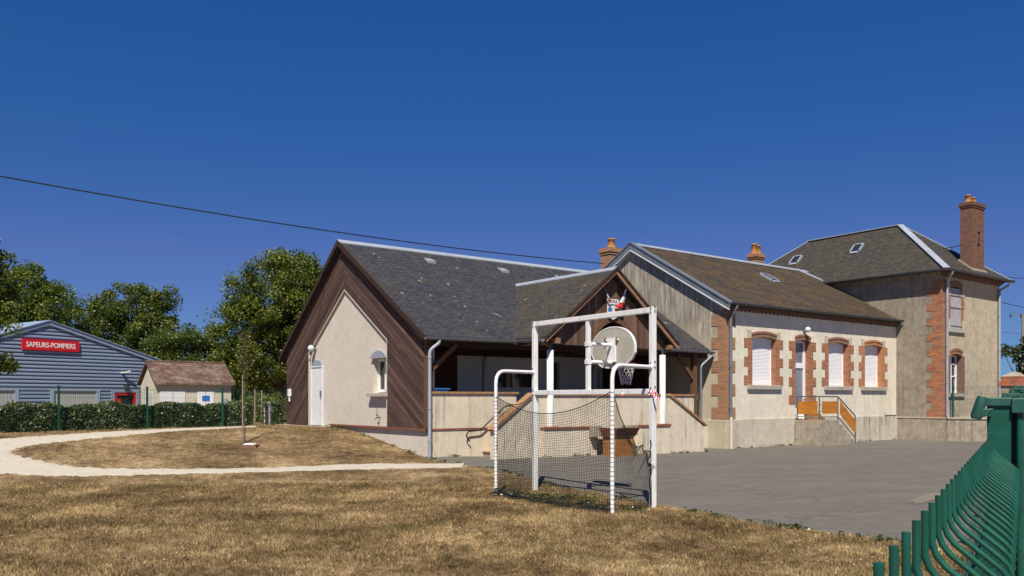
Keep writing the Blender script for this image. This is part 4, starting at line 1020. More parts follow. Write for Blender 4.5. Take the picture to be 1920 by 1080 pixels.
mb = MB(Hh); mb.prism([(23.78, -2.44, 6.62), (25.0, -2.44, 6.62), (25.0, -1.85, 7.1), (23.78, -1.85, 7.1)], (0, 0, .10)); mb.build('chimney_base', M['concrete'], chH)
# upper shutters
def house_window(a0, a1, z0, z1, upper):
    if upper:
        mb = MB(Hh); mid = (a0 + a1) / 2
        for u0, u1 in ((a0 + .01, mid - .008), (mid + .008, a1 - .01)):
            n = 4; w = (u1 - u0) / n
            for k in range(n): mb.box(u0 + k * w + .003, u0 + (k + 1) * w - .003, HB + .02, HB + .05, z0, z1 - .06)
        sh = mb.build('shutter', M['shutterwood'])
        for z in (z0 + .12, z0 + .82, z1 - .34):
            for q0, q1 in ((a0 + .01, mid - .008), (mid + .008, a1 - .01)): mb = MB(Hh); mb.box(q0, q1, HB - .01, HB + .02, z, z + .10); mb.build('crosspiece', M['shutterwood'], sh)
        surround(Hh, a0, a1, z0, z1 - .1, HB, M['brick'], sh, wl=.2, nl=.13, n=4, depth=.12)
        mb = MB(Hh); mb.box(a0 - .24, a0 - .01, HB - .02, HB + .1, z1 - .35, z1 + .12); mb.box(a1 + .01, a1 + .24, HB - .02, HB + .1, z1 - .35, z1 + .12); mb.box(a0 - .24, a0 - .01, HB - .0201, HB + .1, z0 - .05, z0 + .35); mb.box(a1 + .01, a1 + .24, HB - .0201, HB + .1, z0 - .05, z0 + .35); mb.build('quoin_stone', M['lime'], sh)
        par = sh
    else:
        mb = MB(Hh)
        for u0, u1 in ((a0, a0 + .07), (a0 + .42, a0 + .50), (a1 - .07, a1)): mb.box(u0, u1, HB + .18, HB + .23, z0, z1 - .02)
        for z in (z0, z0 + .62, z0 + 1.10, z1 - .1): mb.box(a0 + .07, a0 + .42, HB + .18, HB + .23, z, z + .05); mb.box(a0 + .50, a1 - .07, HB + .18, HB + .23, z, z + .05)
        par = mb.build('window', M['pvc']); mb = MB(Hh); mb.box(a0, a1, HB + .235, HB + .245, z0, z1); mb.build('pane', M['glass'], par)
        surround(Hh, a0, a1, z0, z1 - .08, HB, M['brickdark'], par, wl=.26, nl=.26, n=4, depth=.17)
    arch_lintel(Hh, a0, a1, z1 - .1, .10, HB, M['brickarch'], par, thick=.22)
    mb = MB(Hh); mb.box(a0 - .18, a1 + .18, HB - .08, HB + .12, z0 - .14, z0 - .002); mb.build('sill', M['stone'], par)
house_window(*hw[0], True); house_window(*hw[1], False)
for a, gx in ((21.58, 21.35), (26.08, 26.4)):
    mb = MB(Hh); rods(mb, bent([(gx, -2.76, 6.40), (gx, -2.74, 6.30), (a, -2.46, 6.05), (a, -2.46, .95)], .1), .05, 10)
    for z in (5, 3.6, 2.2): mb.tube([(a, -2.46, z), (a, -2.46, z + .05)], .062, 10)
    mb.build('downpipe', M['zincl'])
# ================================================================ goal frame with basket
GL, GR = Vector((.405, 15.0, 0)), Vector((2.08, 12.57, 0)); RL, RR = Vector((-.27, 14.26, 0)), Vector((1.386, 11.76, 0))
G = thing('goal', 'white steel goal frame with basketball hoop and sagging black net on the lawn edge', 'goal', (1.0, 13.4, 0), 'W')
G.location = (1.0, 13.4, 0); TH[G.name] = Vector((1.0, 13.4, 0))
gd = (GR - GL).normalized(); gn = Vector((.82, .57, 0)).normalized(); Zv = Vector((0, 0, 1))
for p in (GL, GR):
    mb = MB(G); mb.bar(p + Zv * -.1, p + Zv * 2.96, .08, .08, up=gn); u = mb.build('upright', M['goalw'], bevel=.006)
    mb = MB(G)
    for z in (1.66, 1.76, 2.05, 2.13, 2.88, 2.94):
        c = p + Zv * z - gn * .042; mb.tube([c, c - gn * .012], .012, 6); c = p + Zv * (z + .02) - gd * (.042 if p is GL else -.042); mb.tube([c, c - gd * (.012 if p is GL else -.012)], .012, 6)
    mb.build('bolt', M['zincd'], u)
for z in (1.71, 2.915):
    mb = MB(G); mb.bar(GL + gd * .04 + Zv * z, GR - gd * .04 + Zv * z, .08, .08); mb.build('crossbar', M['goalw'], bevel=.006)
GM = GL.lerp(GR, .497)
mb = MB(G); mb.bar(GM + Zv * 1.75, GM + Zv * 2.875, .07, .06, up=gn); mb.build('mast', M['goalw'], bevel=.004)
for p, q in ((GL, RL), (GR, RR)):
    mb = MB(G); h = 2.07; mb.tube(bent([p - gn * .04 + Zv * h, q + Zv * h, q + Zv * -.1], .22, 7), .03, 12)
    mb.tube([p - gn * .04 + Zv * h, p - gn * .05 + Zv * h], .045, 10); mb.build('rear_post', M['goalw'])
BC = GM + gn * .52
mb = MB(G); pts = []
prof = [(-.53, 0), (-.53, -.09), (-.46, -.19), (-.26, -.305), (0, -.335), (.26, -.305), (.46, -.19), (.53, -.09), (.53, 0)]
top_ = [(.53 * math.cos(a), .0 + .35 * math.sin(a)) for a in np.linspace(.12, math.pi - .12, 20)]
for x, z in prof + top_: pts.append(BC + gd * x + Zv * (2.44 + z))
mb.prism(pts, gn * .03); bb = mb.build('backboard', M['board'])
mb = MB(G); n = len(pts)
for i in range(n): mb.bar(pts[i] + gn * .018, pts[(i + 1) % n] + gn * .018, .02, .045, up=gn)
mb.build('rim_edge', M['white'], bb)
mb = MB(G); mb.bar(BC - gn * .02 + Zv * 2.21, BC - gn * .02 + Zv * 2.60, .20, .03, up=gn)
mb.bar(BC - gn * .02 + Zv * 2.585 - gd * .16, BC - gn * .02 + Zv * 2.585 + gd * .16, .03, .04); mb.build('bracket', M['goalw'], bb)
mb = MB(G)
for s in (-1, 1): mb.tube([BC - gn * .05 + gd * s * .14 + Zv * 2.56, BC - gn * .04 + gd * s * .14 + Zv * 2.61, BC - gn * .0 + gd * s * .15 + Zv * 2.60], .012, 6)
mb.build('clip', M['black'], bb)
for z in (2.20, 2.49):
    mb = MB(G); mb.tube([GM + Zv * z + gn * .03, BC + Zv * z - gn * .03], .03, 12); arm = mb.build('arm', M['goalw'])
    mb = MB(G); mb.bar(GM + Zv * (z - .035) , GM + Zv * (z + .035), .085, .085, up=gn); mb.build('clamp', M['goalw'], arm)
mb = MB(G); mb.bar(GM + gn * .04 + Zv * 2.23, BC - gn * .05 + Zv * 2.23, .01, .02);
RC = BC + gn * .30 + Zv * 2.19; RRr = .165
hp = [RC + (gn * math.cos(a) + gd * math.sin(a)) * RRr for a in np.linspace(0, 2 * math.pi, 25)]
mb = MB(G); mb.tube(hp, .009, 6, caps=False); mb.tube([RC - gn * .30, RC - gn * RRr], .014, 6); mb.tube([BC + gn * .03 + Zv * 2.13, RC - gn * .1 + gd * .1], .008, 5); hoop = mb.build('hoop', M['rust'])
mb = MB(G); nst = 12; lv = 7
def hn(k, l):
    a = 2 * math.pi * (k + .5 * (l % 2)) / nst; r_ = RRr * (1 - .52 * (l / (lv - 1)) ** .8); return RC + (gn * math.cos(a) + gd * math.sin(a)) * r_ - Zv * (.34 * l / (lv - 1) + (.02 * math.sin(k * 2.2) if l == lv - 1 else 0))
for l in range(lv - 1):
    for k in range(nst):
        kk = k if l % 2 else k - 1
        mb.tube([hn(k, l), hn(k, l + 1)], .006, 4, caps=False); mb.tube([hn(k, l), hn(kk + (1 if l % 2 else 0), l + 1)], .006, 4, caps=False)
mb.build('hoop_net', M['netw'], hoop)
# goal net: three draped grids of cord
def netgrid(mb, fn_, nu, nv, r=.0025):
    P = [[fn_(i / nu, j / nv) for j in range(nv + 1)] for i in range(nu + 1)]
    for i in range(nu + 1): mb.tube(P[i], r, 3, caps=False)
    for j in range(nv + 1): mb.tube([P[i][j] for i in range(nu + 1)], r if j else r * 3.0, 3, caps=False)
def zt_back(t): return 1.65 + .07 * t - .31 * 4 * t * (1 - t)
def back(u, v):
    p = RL.lerp(RR, u); zt = zt_back(u); zb_ = .015 + .02 * math.sin(u * 23); z = zt + (zb_ - zt) * v
    bulge = -.05 * math.sin(math.pi * u) - .10 * math.sin(math.pi * u) * v ** 3 + .012 * math.sin(u * 31 + v * 9) * v
    return p + gn * bulge + gd * (.025 * math.sin(v * 7 + u * 3)) + Zv * (z + .012 * math.sin(u * 17 + v * 5) * v * (1 - v))
def left(u, v):
    p = RL.lerp(GL, u); zt = 1.65 + .05 * u - .17 * 4 * u * (1 - u); z = zt + (.02 - zt) * v
    return p - gd * (.04 * math.sin(math.pi * u) * v) + Zv * z + gn * (.01 * math.sin(v * 12 + u * 5))
def right(u, v):
    p = RR.lerp(GR, u); zt = float(np.interp(u, [0, .12, .3, .45, .6, .8, 1], [1.72, 1.45, 1.16, .96, .93, .86, .62])); z = zt + (.02 - zt) * (v ** (1.0 + .5 * u))
    cr = (1 - v) ** 2 * u; return p + gd * (.07 * math.sin(math.pi * u) * (.3 + v) + cr * .07 * math.sin(u * 23 + v * 17)) + gn * (cr * .05 * math.sin(v * 19 + u * 11)) + Zv * (z + cr * .05 * math.sin(u * 31 + v * 13))
def fold(u, v):
    p = back(u, 1.0); a_ = v * 5.0; return p - gn * (.02 + .10 * v + .03 * math.sin(u * 19 + v * 8)) + Zv * (.035 + .035 * math.sin(a_ + u * 25) + .03 * (1 - v)) + gd * (.03 * math.sin(v * 6 + u * 13))
mb = MB(G); netgrid(mb, fold, 70, 9, .0032); netgrid(mb, back, 62, 36); nb_ = mb.build('goal_net', M['netm'], uv=False)
mb = MB(G); netgrid(mb, left, 22, 36); mb.build('side_net', M['netm'], nb_, uv=False)
mb = MB(G); netgrid(mb, right, 24, 34); mb.build('side_net', M['netm'], nb_, uv=False)
mb = MB(G)
for p, e in ((RL, 1.65), (RR, 1.72)):
    for k in range(27):
        z = .03 + k * (e - .05) / 26; mb.tube([p + Zv * (z + .010 * math.sin(a)) + Vector((math.cos(a), math.sin(a), 0)) * .034 for a in np.linspace(0, 2 * math.pi, 9)], .0022, 3, caps=False)
mb.build('lacing', M['netm'], nb_, uv=False)
mb = MB(G); c = GR - gn * .05
mb.tube([c + Zv * z_ + gd * x_ for z_, x_ in ((1.0, 0), (.92, .02), (.86, -.01), (.80, .01), (.72, -.03), (.70, -.06))], .008, 5); mb.tube([c + Zv * z_ + gd * x_ for z_, x_ in ((.66, 0), (.5, .02), (.42, -.02), (.3, .0), (.05, .01))], .009, 5); mb.build('loose_cord', M['netm'], nb_)
t = thing('barrier_tape', 'red and white striped tape knotted round the right goal upright', 'tape', (0, 0, 0), 'W'); p = GR + Zv * 1.70; t.location = p; TH[t.name] = p.copy()
def tape(t, path, w=.05):
    k = 0
    for a_, b_ in zip(path, path[1:]):
        mb = MB(t); d = Vector(b_) - Vector(a_); s_ = Vector((0, 0, w / 2)) + gn * .01; mb.add([Vector(a_) - s_, Vector(b_) - s_, Vector(b_) + s_, Vector(a_) + s_], [(0, 1, 2, 3)]); mb.build('stripe', M['redfl'] if k % 2 else M['whitefl']); k += 1
def lp(pts, n): return resample([Vector(p) for p in pts], n)
tape(t, lp([p + (-gn - gd) * .046 + Zv * .03, p + (-gn + gd) * .046, p + (gn + gd) * .046 + Zv * -.03, p + (gn - gd) * .046, p + (-gn - gd) * .046 + Zv * -.02, p + (-gn + gd) * .05 + Zv * -.02], 20), .04)
tape(t, lp([p + (-gn + gd) * .05, p - gn * .07 + gd * .10 - Zv * .05, p - gn * .06 + gd * .15 - Zv * .09, p - gn * .07 + gd * .22 - Zv * .10], 9), .045)
tape(t, lp([p - gd * .62 - gn * .045 + Zv * .05, p - gd * .62 - gn * .05 - Zv * .0, p - gd * .60 - gn * .05 - Zv * .06], 5), .02)

# ================================================================ near green mesh fence
FO = Vector((-.063, 0, 0)); fd3 = Vector((fd.x, fd.y, 0)).normalized(); fn3 = Vector((fn.x, fn.y, 0)).normalized(); TOP = 1.529
NF = thing('mesh_fence', 'green welded mesh fence with rounded folds running along the right side of the yard', 'fence', (0, 0, 0), 'W')
def fp(t, o, z): return FO + fd3 * t + fn3 * o + Zv * z
prof = [(0, 0), (0, .028), (.0025, .036), (.008, .043), (.036, .066), (.043, .073), (.0455, .082), (.043, .091), (.036, .098), (.008, .121), (.002, .129), (0, .14)]
full = prof + [(0, .5), (0, .62)] + [(o, d + .60) for o, d in prof[1:]] + [(0, 1.0), (0, 1.15)] + [(o, d + 1.13) for o, d in prof[1:]] + [(0, 1.42)]
def mesh_panel(t0, fine=8):
    mb = MB(NF)
    for k in range(50):
        t = t0 + .035 + k * .05; mb.tube([fp(t, o, TOP - d) for o, d in full], .00245, fine)
    for d, o in ((.032, -.004), (.131, -.004), (.30, -.004), (.46, -.004), (.628, -.004), (.731, -.004), (.95, -.004), (1.158, -.004), (1.261, -.004), (1.38, -.004)):
        mb.tube([fp(t0 + .01, o, TOP - d), fp(t0 + 2.49, o, TOP - d)], .0025, 6)
    return mb.build('mesh_panel', M['green'], uv=False)
T1 = 2.045
pan = mesh_panel(T1 - 2.5)
def post(t0):
    mb = MB(NF)
    def bx(o0, o1, t0_, t1_, z0, z1): mb.hexa([fp(t0_, o0, z0), fp(t0_, o1, z0), fp(t1_, o1, z0), fp(t1_, o0, z0)], [fp(t0_, o0, z1), fp(t0_, o1, z1), fp(t1_, o1, z1), fp(t1_, o0, z1)])
    bx(-.012, .031, t0, t0 + .05, -.1, TOP + .058); bx(.031, .041, t0 + .03, t0 + .045, -.1, TOP + .05)
    mb.tube([fp(t0 + .004, .047, -.1), fp(t0 + .004, .047, TOP + .045)], .0068, 12); bx(.041, .052, t0 + .006, t0 + .05, -.1, TOP + .045)
    for z in (1.35, .9): bx(.030, .043, t0 - .012, t0 + .0, z, z + .018)
    o = mb.build('post', M['green'])
    mb = MB(NF)
    bx(-.020, .034, t0 - .006, t0 + .058, TOP + .056, TOP + .074); bx(.032, .058, t0 - .012, t0 + .058, TOP + .042, TOP + .073)
    mb.tube([fp(t0 - .02, -.020, TOP + .076), fp(t0 - .02, -.022, TOP + .066), fp(t0 - .025, -.030, TOP + .036), fp(t0 - .025, -.031, TOP + .030)], [.0085, .0105, .0115, .009], 14)
    mb.hexa([fp(t0 - .03, -.034, TOP + .030), fp(t0 - .03, -.012, TOP + .036), fp(t0 - .01, -.012, TOP + .036), fp(t0 - .01, -.034, TOP + .030)], [fp(t0 - .03, -.030, TOP + .050), fp(t0 - .03, .002, TOP + .052), fp(t0 - .01, .002, TOP + .052), fp(t0 - .01, -.030, TOP + .050)])
    c = mb.build('cap', M['greenp'], o, bevel=.002); return o
po = post(T1)
rise = [0, .022, .075, .125] + [.13 + .012 * k for k in range(12)]
for k in range(1, 13):
    c = copy_tree(po, NF); c.location = fd3 * 2.5 * k + Zv * rise[k]
    c = copy_tree(pan, NF); c.location = fd3 * 2.5 * k + Zv * rise[k]

# ================================================================ entrance pillar, boundary wall and fence by the house
def wb(mb, p, q, t0, t1, z0, z1):
    """box along world line p-q between side offsets t0,t1"""
    p = Vector((p[0], p[1], 0)); q = Vector((q[0], q[1], 0)); d = (q - p).normalized(); n = Vector((-d.y, d.x, 0))
    mb.hexa([p + n * t0 + Zv * z0, q + n * t0 + Zv * z0, q + n * t1 + Zv * z0, p + n * t1 + Zv * z0], [p + n * t0 + Zv * z1, q + n * t0 + Zv * z1, q + n * t1 + Zv * z1, p + n * t1 + Zv * z1])
w0, w1 = (16.55, 32.35), (19.3, 31.1)
t = thing('boundary_wall', 'low rendered boundary wall between the house corner and the brick capped pillar', 'wall', (16.5, 32.3, 0), 'W')
mb = MB(t); wb(mb, w0, w1, -.1, .15, -.3, .84); mb.build('wall', M['concrete'])
mb = MB(t); wb(mb, w0, w1, -.14, .19, .84, .90); mb.build('coping', M['stone'])
t = thing('wall_fence', 'thin green mesh fence standing on the low wall in front of the house', 'fence', (16.5, 32.4, .9), 'W')
pw0, pw1 = Vector((16.75, 32.32, 0)), Vector((19.2, 31.2, 0))
mb = MB(t)
for k in range(50): p = pw0.lerp(pw1, k / 49); rods(mb, [p + Zv * .92, p + Zv * 2.08], .004, 4)
for z in (.98, 1.2, 1.4, 1.6, 1.8, 2.05): rods(mb, [pw0 + Zv * z, pw1 + Zv * z], .004, 4)
mb.build('mesh_panel', M['steelg'], uv=False)
for f in (0, 1):
    mb = MB(t); p = pw0.lerp(pw1, f); mb.bar(p + Zv * .9, p + Zv * 2.12, .06, .06, up=(1, 0, 0)); mb.build('post', M['green'])
t = thing('pillar', 'grey rendered gate pillar with red brick capping beside the green fence', 'pillar', (18.35, 31.2, 0), 'W')
pc = Vector((18.42, 31.2, 0))
def pb(mb, w, z0, z1, w2=None):
    w2 = w if w2 is None else w2; d = Vector((AX.x, AX.y, 0)); e = Vector((-d.y, d.x, 0)); q = [(-1, -1), (1, -1), (1, 1), (-1, 1)]
    mb.hexa([pc + (d * x + e * y) * w / 2 + Zv * z0 for x, y in q], [pc + (d * x + e * y) * w2 / 2 + Zv * z1 for x, y in q])
mb = MB(t); pb(mb, .66, -.2, 2.08); mb.build('shaft', M['concrete'])
mb = MB(t); pb(mb, .76, 2.08, 2.24); pb(mb, .66, 2.24, 2.42); ccap = mb.build('brick_cap', brick('pillar_brick', (.50, .13, .05), (.36, .10, .05), (.3, .25, .2), bw=.3, rh=.165, ms=.014, var=.3))
mb = MB(t); pb(mb, .67, 2.42, 2.60, .10); mb.build('mortar_top', M['concrete'], ccap)
t = thing('street_wall', 'pale brick banded boundary wall beyond the gate pillar', 'wall', (20, 34, 0), 'W')
mb = MB(t); wb(mb, (19.0, 31.6), (27, 38), 0, .25, -.3, 1.25); mb.build('wall', M['oldrender'])
mb = MB(t); wb(mb, (19.0, 31.6), (27, 38), -.04, .29, 1.25, 1.36); mb.build('coping', M['course'])

# ================================================================ left boundary: green mesh fence and clipped hedge
LD = Vector((-.6, -.8, 0)); L0 = Vector((-7.36, 27.85, 0)); LN = Vector((-.8, .6, 0))
t = thing('mesh_fence', 'low green mesh fence along the clipped hedge left of the school', 'fence', (L0.x, L0.y, .74), 'W')
TH[t.name] = Vector((L0.x, L0.y, .74)); t.location = (L0.x, L0.y, .74)
gz = lambda p: GH(p.x, p.y)
for k in range(6):
    if k == 5: break
    p = L0 + LD * (2.43 * k)
    mb = MB(t); mb.bar(p + Zv * (gz(p) - .1), p + Zv * 1.92, .045, .045, up=LN); mb.box(p.x - .027, p.x + .027, p.y - .027, p.y + .027, 1.92, 1.95); mb.build('post', M['green'])
def lpanel(q0, q1, zlo=.78, zhi=1.90):
    mb = MB(t); n = int((q1 - q0).length / .05)
    for k in range(n + 1): p = q0.lerp(q1, k / n); rods(mb, [p + Zv * zlo, p + Zv * zhi], .0022, 3)
    for z in (zlo + .03, zlo + .25, zlo + .45, zlo + .65, zlo + .85, zhi - .13, zhi - .03): rods(mb, [q0 + Zv * z, q1 + Zv * z], .0025, 3)
    mb.build('mesh_panel', M['green'], uv=False)
for k in range(6): lpanel(L0 + LD * (2.43 * k + .03), L0 + LD * (2.43 * (k + 1) - .03))

def leaves(name, C_, size, mat, parent=None, up=.3, tone=None, aspect=1.6, label=None):
    """leaf shaped quads (folded rhombs) at centres C_"""
    C_ = np.asarray(C_); n = len(C_); d = rng.normal(size=(n, 3)); d /= np.linalg.norm(d, axis=1)[:, None]
    nn = rng.normal(size=(n, 3)); nn[:, 2] = np.abs(nn[:, 2]) + up; nn /= np.linalg.norm(nn, axis=1)[:, None]
    d -= nn * (d * nn).sum(1)[:, None]; d /= np.maximum(np.linalg.norm(d, axis=1), 1e-5)[:, None]; s = np.cross(nn, d)
    L = (size * rng.uniform(.6, 1.3, n))[:, None]; wd = L / aspect
    V = np.stack([C_ - d * L * .5, C_ + s * wd * .5 + nn * L * .08, C_ + d * L * .5, C_ - s * wd * .5 + nn * L * .08], 1).reshape(-1, 3)
    tn = rng.uniform(0, 1, n) if tone is None else tone
    o = np_mesh(name, V, np.arange(4 * n).reshape(-1, 4), mat, attr=np.repeat(tn, 4))
    if parent is not None: o.parent = parent; o.location = -Vector(parent.location)
    if label: o['label'] = label
    return o
def hedge(name, label, q0, q1, w, zt, dens):
    L = (q1 - q0).length; d = (q1 - q0).normalized(); n = Vector((-d.y, d.x, 0)); N = int(L * dens)
    t_ = rng.uniform(0, L, N); h = rng.uniform(0, 1, N); s_ = rng.uniform(-1, 1, N)
    face = rng.integers(0, 10, N)
    side = np.where(face < 5, 1.0, np.where(face < 8, s_, -1.0)); hh = np.where((face >= 5) & (face < 8), 1.0, h)
    lump = .05 * np.sin(t_ * 3.1) + .04 * np.sin(t_ * 7.7 + hh * 5)
    depth = np.abs(rng.normal(0, .035, N))
    z0 = .70
    off = side * (w / 2 + lump * .5 - depth) ; z = z0 + hh * (zt - z0) + lump * (hh > .9) - depth * (hh > .9) + rng.normal(0, .012, N)
    sprout = rng.uniform(0, 1, N) > .985; z = z + sprout * rng.uniform(0, .10, N)
    P_ = np.stack([q0.x + d.x * t_ + n.x * off, q0.y + d.y * t_ + n.y * off, z], 1)
    t = thing(name, label, 'hedge', ((q0.x + q1.x) / 2, (q0.y + q1.y) / 2, .7), 'W', group='clipped hedge by the path')
    tone = np.clip(.45 + .22 * np.sin(t_ * .9 + 1) * np.sin(t_ * 2.3) + rng.normal(0, .3, N), 0, 1)
    leaves('foliage', P_, .080, M['hedge'], t, up=.1, tone=tone)
    mb = MB(t); TH[t.name] = Vector((0, 0, 0))
    mb = MB(None); i0 = q0 - Vector(t.location); i1 = q1 - Vector(t.location); i0.z = i1.z = 0
    wb(mb, i0 + d * .08, i1 - d * .08, -w / 2 + .09, w / 2 - .09, -.1, zt - .7 - .09); mb.build('branches', M['soffit'], t)
H0 = L0 + LN * .42
hedge('hedge', 'short clipped hedge block beside the school wall, right of the gap', H0 + LD * .0, H0 + LD * .52, .5, 1.40, 5200)
hedge('hedge', 'long clipped hedge behind the green mesh fence, left of the gap', H0 + LD * 1.22, H0 + LD * 13.5, .6, 1.43, 2600)
# small figure board and gate post in the gap
t = thing('marker_board', 'white round topped board with an orange panel in the hedge gap', 'board', (-8.06, 27.9, .72), 'W'); TH[t.name] = Vector((-8.06, 27.9, .72))
c = Vector((-8.05, 27.9, 0)); px_ = Vector((1, 0, 0))
pts = [c + px_ * x + Zv * z for x, z in [(-.075, .73), (.075, .73), (.09, 1.22)] + [(.09 * math.cos(a), 1.30 + .12 * math.sin(a)) for a in np.linspace(0, math.pi, 9)] + [(-.09, 1.22)]]
mb = MB(t); mb.prism(pts, (0, .03, 0)); mb.build('board', M['white'])
mb = MB(t); mb.prism([c + px_ * x + Zv * z - Vector((0, .006, 0)) for x, z in ((-.07, 1.23), (.07, 1.23), (.06, 1.32), (.035, 1.38), (-.035, 1.38), (-.06, 1.32))], (0, .005, 0)); mb.build('orange_panel', M['terracotta'])
t = thing('gate_post', 'galvanised steel gate post standing in the hedge gap', 'post', (-7.88, 27.6, .72), 'W'); TH[t.name] = Vector((-7.88, 27.6, .72))
mb = MB(t); c = Vector((-7.86, 27.6, 0)); mb.bar(c + Zv * .6, c + Zv * 1.50, .07, .06, up=(1, 0, 0)); mb.build('post', M['zincl'])
mb = MB(t); mb.bar(c + Zv * 1.40 + Vector((0, -.04, 0)), c + Zv * 1.47 + Vector((0, -.04, 0)), .10, .03, up=(1, 0, 0)); mb.build('latch', M['zinc'])

# ================================================================ sapling, stake and plaque
sp = unproj(459, 831); sp = Vector((sp.x, sp.y, GH(sp.x, sp.y)))
t = thing('young_tree', 'thin young tree with a small reddish crown growing beside a wooden stake', 'tree', tuple(sp), 'W'); TH[t.name] = sp.copy()
SS = sp.y / F
mb = MB(t); tk = [sp, sp + Zv * .9 + Vector((.01, 0, 0)), sp + Zv * (120 * SS), sp + Vector((.02, 0, 200 * SS))]; mb.tube(resample(tk, 12), [.018 - .0011 * i for i in range(12)], 8)
tips = []
for k in range(26):
    z = (125 + 75 * (k / 26)) * SS; a = k * 2.4; p = sp + Zv * z; L = (.14 + .13 * math.sin(k * 1.7) ** 2) * (1.1 - .3 * k / 26)
    e = p + Vector((math.cos(a) * L, math.sin(a) * L, .16 + .1 * random.random())); mb.tube([p, p.lerp(e, .5) + Zv * .0, e], [.006, .004, .002], 5); tips += [p.lerp(e, f) for f in np.linspace(.35, 1.05, 16)]
mb.build('trunk', M['bark'])
tips = np.array([tuple(p) for p in tips]); tips = tips + rng.normal(0, .03, tips.shape)
leaves('foliage', tips[::2], .045, M['redleaf'], t)
t = thing('stake', 'weathered wooden stake supporting the young tree', 'stake', tuple(sp), 'W'); TH[t.name] = sp.copy()
sx_ = sp + Vector((-.045, -.02, 0)); mb = MB(t); mb.tube([sx_ - Zv * .1, sx_ + Zv * .6, sx_ + Zv * (128 * SS)], [.021, .020, .018], 10); mb.build('pole', M['stake'])
mb = MB(t); mb.tube([sx_ + Vector((.03 * math.cos(a) + .02, .03 * math.sin(a), 165 * SS * 0 + 120 * SS)) for a in np.linspace(0, 6.3, 9)], .008, 5); mb.build('tie', M['black'])
pq = unproj(468, 837)
t = thing('plaque', 'white plaque on a low brick slab at the foot of the young tree', 'plaque', tuple(pq), 'W'); TH[t.name] = pq.copy()
mb = MB(t); mb.box(pq.x - .20, pq.x + .20, pq.y - .16, pq.y + .16, pq.z - .05, pq.z + .04); mb.build('brick_slab', M['course'], bevel=.006)
mb = MB(t); mb.add([(pq.x - .14, pq.y - .12, pq.z + .045), (pq.x + .14, pq.y - .12, pq.z + .045), (pq.x + .14, pq.y + .12, pq.z + .075), (pq.x - .14, pq.y + .12, pq.z + .075), (pq.x - .14, pq.y + .12, pq.z + .04), (pq.x + .14, pq.y + .12, pq.z + .04)], [(0, 1, 2, 3), (2, 5, 4, 3)]); mb.build('plate', M['white'])

# ================================================================ fire station
FS = Vector((-32.7, 60, 0)); fr = math.atan2(.833, .553)
t = thing('fire_station', 'blue grey ribbed metal fire station with low gable and red sign', 'fire station', (FS.x, FS.y, -.5), 'W', rot=fr); TH[t.name] = Vector((0, 0, -.5))
# local: x along wall, y into the building
def topF(s): return 7.0 - (.355 if s < 0 else .282) * abs(s)
def span(z): return max(-14.0, -(7.0 - z) / .355), min(13.5, (7.0 - z) / .282)
doorsF = [(-7.0, -2.3, 2.18), (.35, 3.51, 2.18), (4.9, 6.68, 2.10)]
mb = MB(t); pitch = .262; z = -1.0
def rib_strip(mb, s0, s1, z, zt):
    prof = [(0.0, .06), (.06, .06), (.08, -.075), (.19, -.075), (.262, .06)]
    pts = [(d, z + h) for h, d in prof if z + h <= zt + .03]
    for (d0, za), (d1, zb_) in zip(pts, pts[1:]):
        a0, a1 = max(s0, span(za)[0]), min(s1, span(za)[1]); b0, b1 = max(s0, span(zb_)[0]), min(s1, span(zb_)[1])
        if a1 - a0 > .05 and b1 > b0: mb.add([(a0, d0, za), (a1, d0, za), (b1, d1, zb_), (b0, d1, zb_)], [(0, 1, 2, 3)])
while z < 6.9:
    if z + pitch <= 2.32:
        cuts = [(-14, -7.25), (-2.05, .10), (3.76, 4.65), (6.93, 13.5)]
        for s0, s1 in cuts: rib_strip(mb, s0, s1, z, 9)
    else: rib_strip(mb, -14, 13.5, z, 9)
    z += pitch
mb.build('ribbed_wall', M['clad_st'])
mb = MB(t); mb.prism([(-14, .1, -1), (13.5, .1, -1), (13.5, .1, topF(13.5) - .02), (0, .1, 6.98), (-14, .1, topF(-14) - .02)], (0, 18, 0)); mb.build('inner_shell', M['zincd'])
mb = MB(t)
for s0, s1 in ((0, -14.3), (0, 13.8)):
    mb.prism([(s0, -.16, topF(s0) + .10), (s1, -.16, topF(s1) + .10), (s1, -.16, topF(s1) - .18), (s0, -.16, topF(s0) - .18)], (0, .14, 0))
    mb.prism([(s0, -.22, topF(s0) + .16), (s1, -.22, topF(s1) + .16), (s1, -.22, topF(s1) + .10), (s0, -.22, topF(s0) + .10)], (0, 18.5, 0))
rfF = mb.build('roof', M['clad_st'])
for s0, s1, zt in doorsF[:2]:
    mb = MB(t); n = 20
    for k in range(n): w_ = (s1 - s0) / n; mb.box(s0 + k * w_ + .01, s0 + (k + 1) * w_ - .01, -.02, .08, -1, zt)
    d_ = mb.build('garage_door', M['doorgrey'])
    mb = MB(t)
    for a0, a1 in ((s0 - .26, s0), (s1, s1 + .26)): mb.box(a0, a1, -.10, .08, -1, 2.34)
    mb.box(s0, s1, -.10, .08, zt, 2.34); mb.build('frame', plain('door_frame_blue', (.30, .38, .50), .5, .4, 0, .05, 1, 0) if 'dfb' not in M else M['dfb'], d_)
s0, s1, zt = doorsF[2]
mb = MB(t); mb.box(s0, s0 + .20, -.06, .05, -1, zt); mb.box(s1 - .20, s1, -.06, .05, -1, zt); mb.box(s0 + .2, s1 - .2, -.06, .05, zt - .22, zt); mb.box(s0 + .2, s0 + .55, -.04, .05, -1, 1.6); d_ = mb.build('door', M['red'])
mb = MB(t); mb.box(s0 + .2, s1 - .2, .02, .06, -1, zt - .22); mb.build('pane', M['glass'], d_)
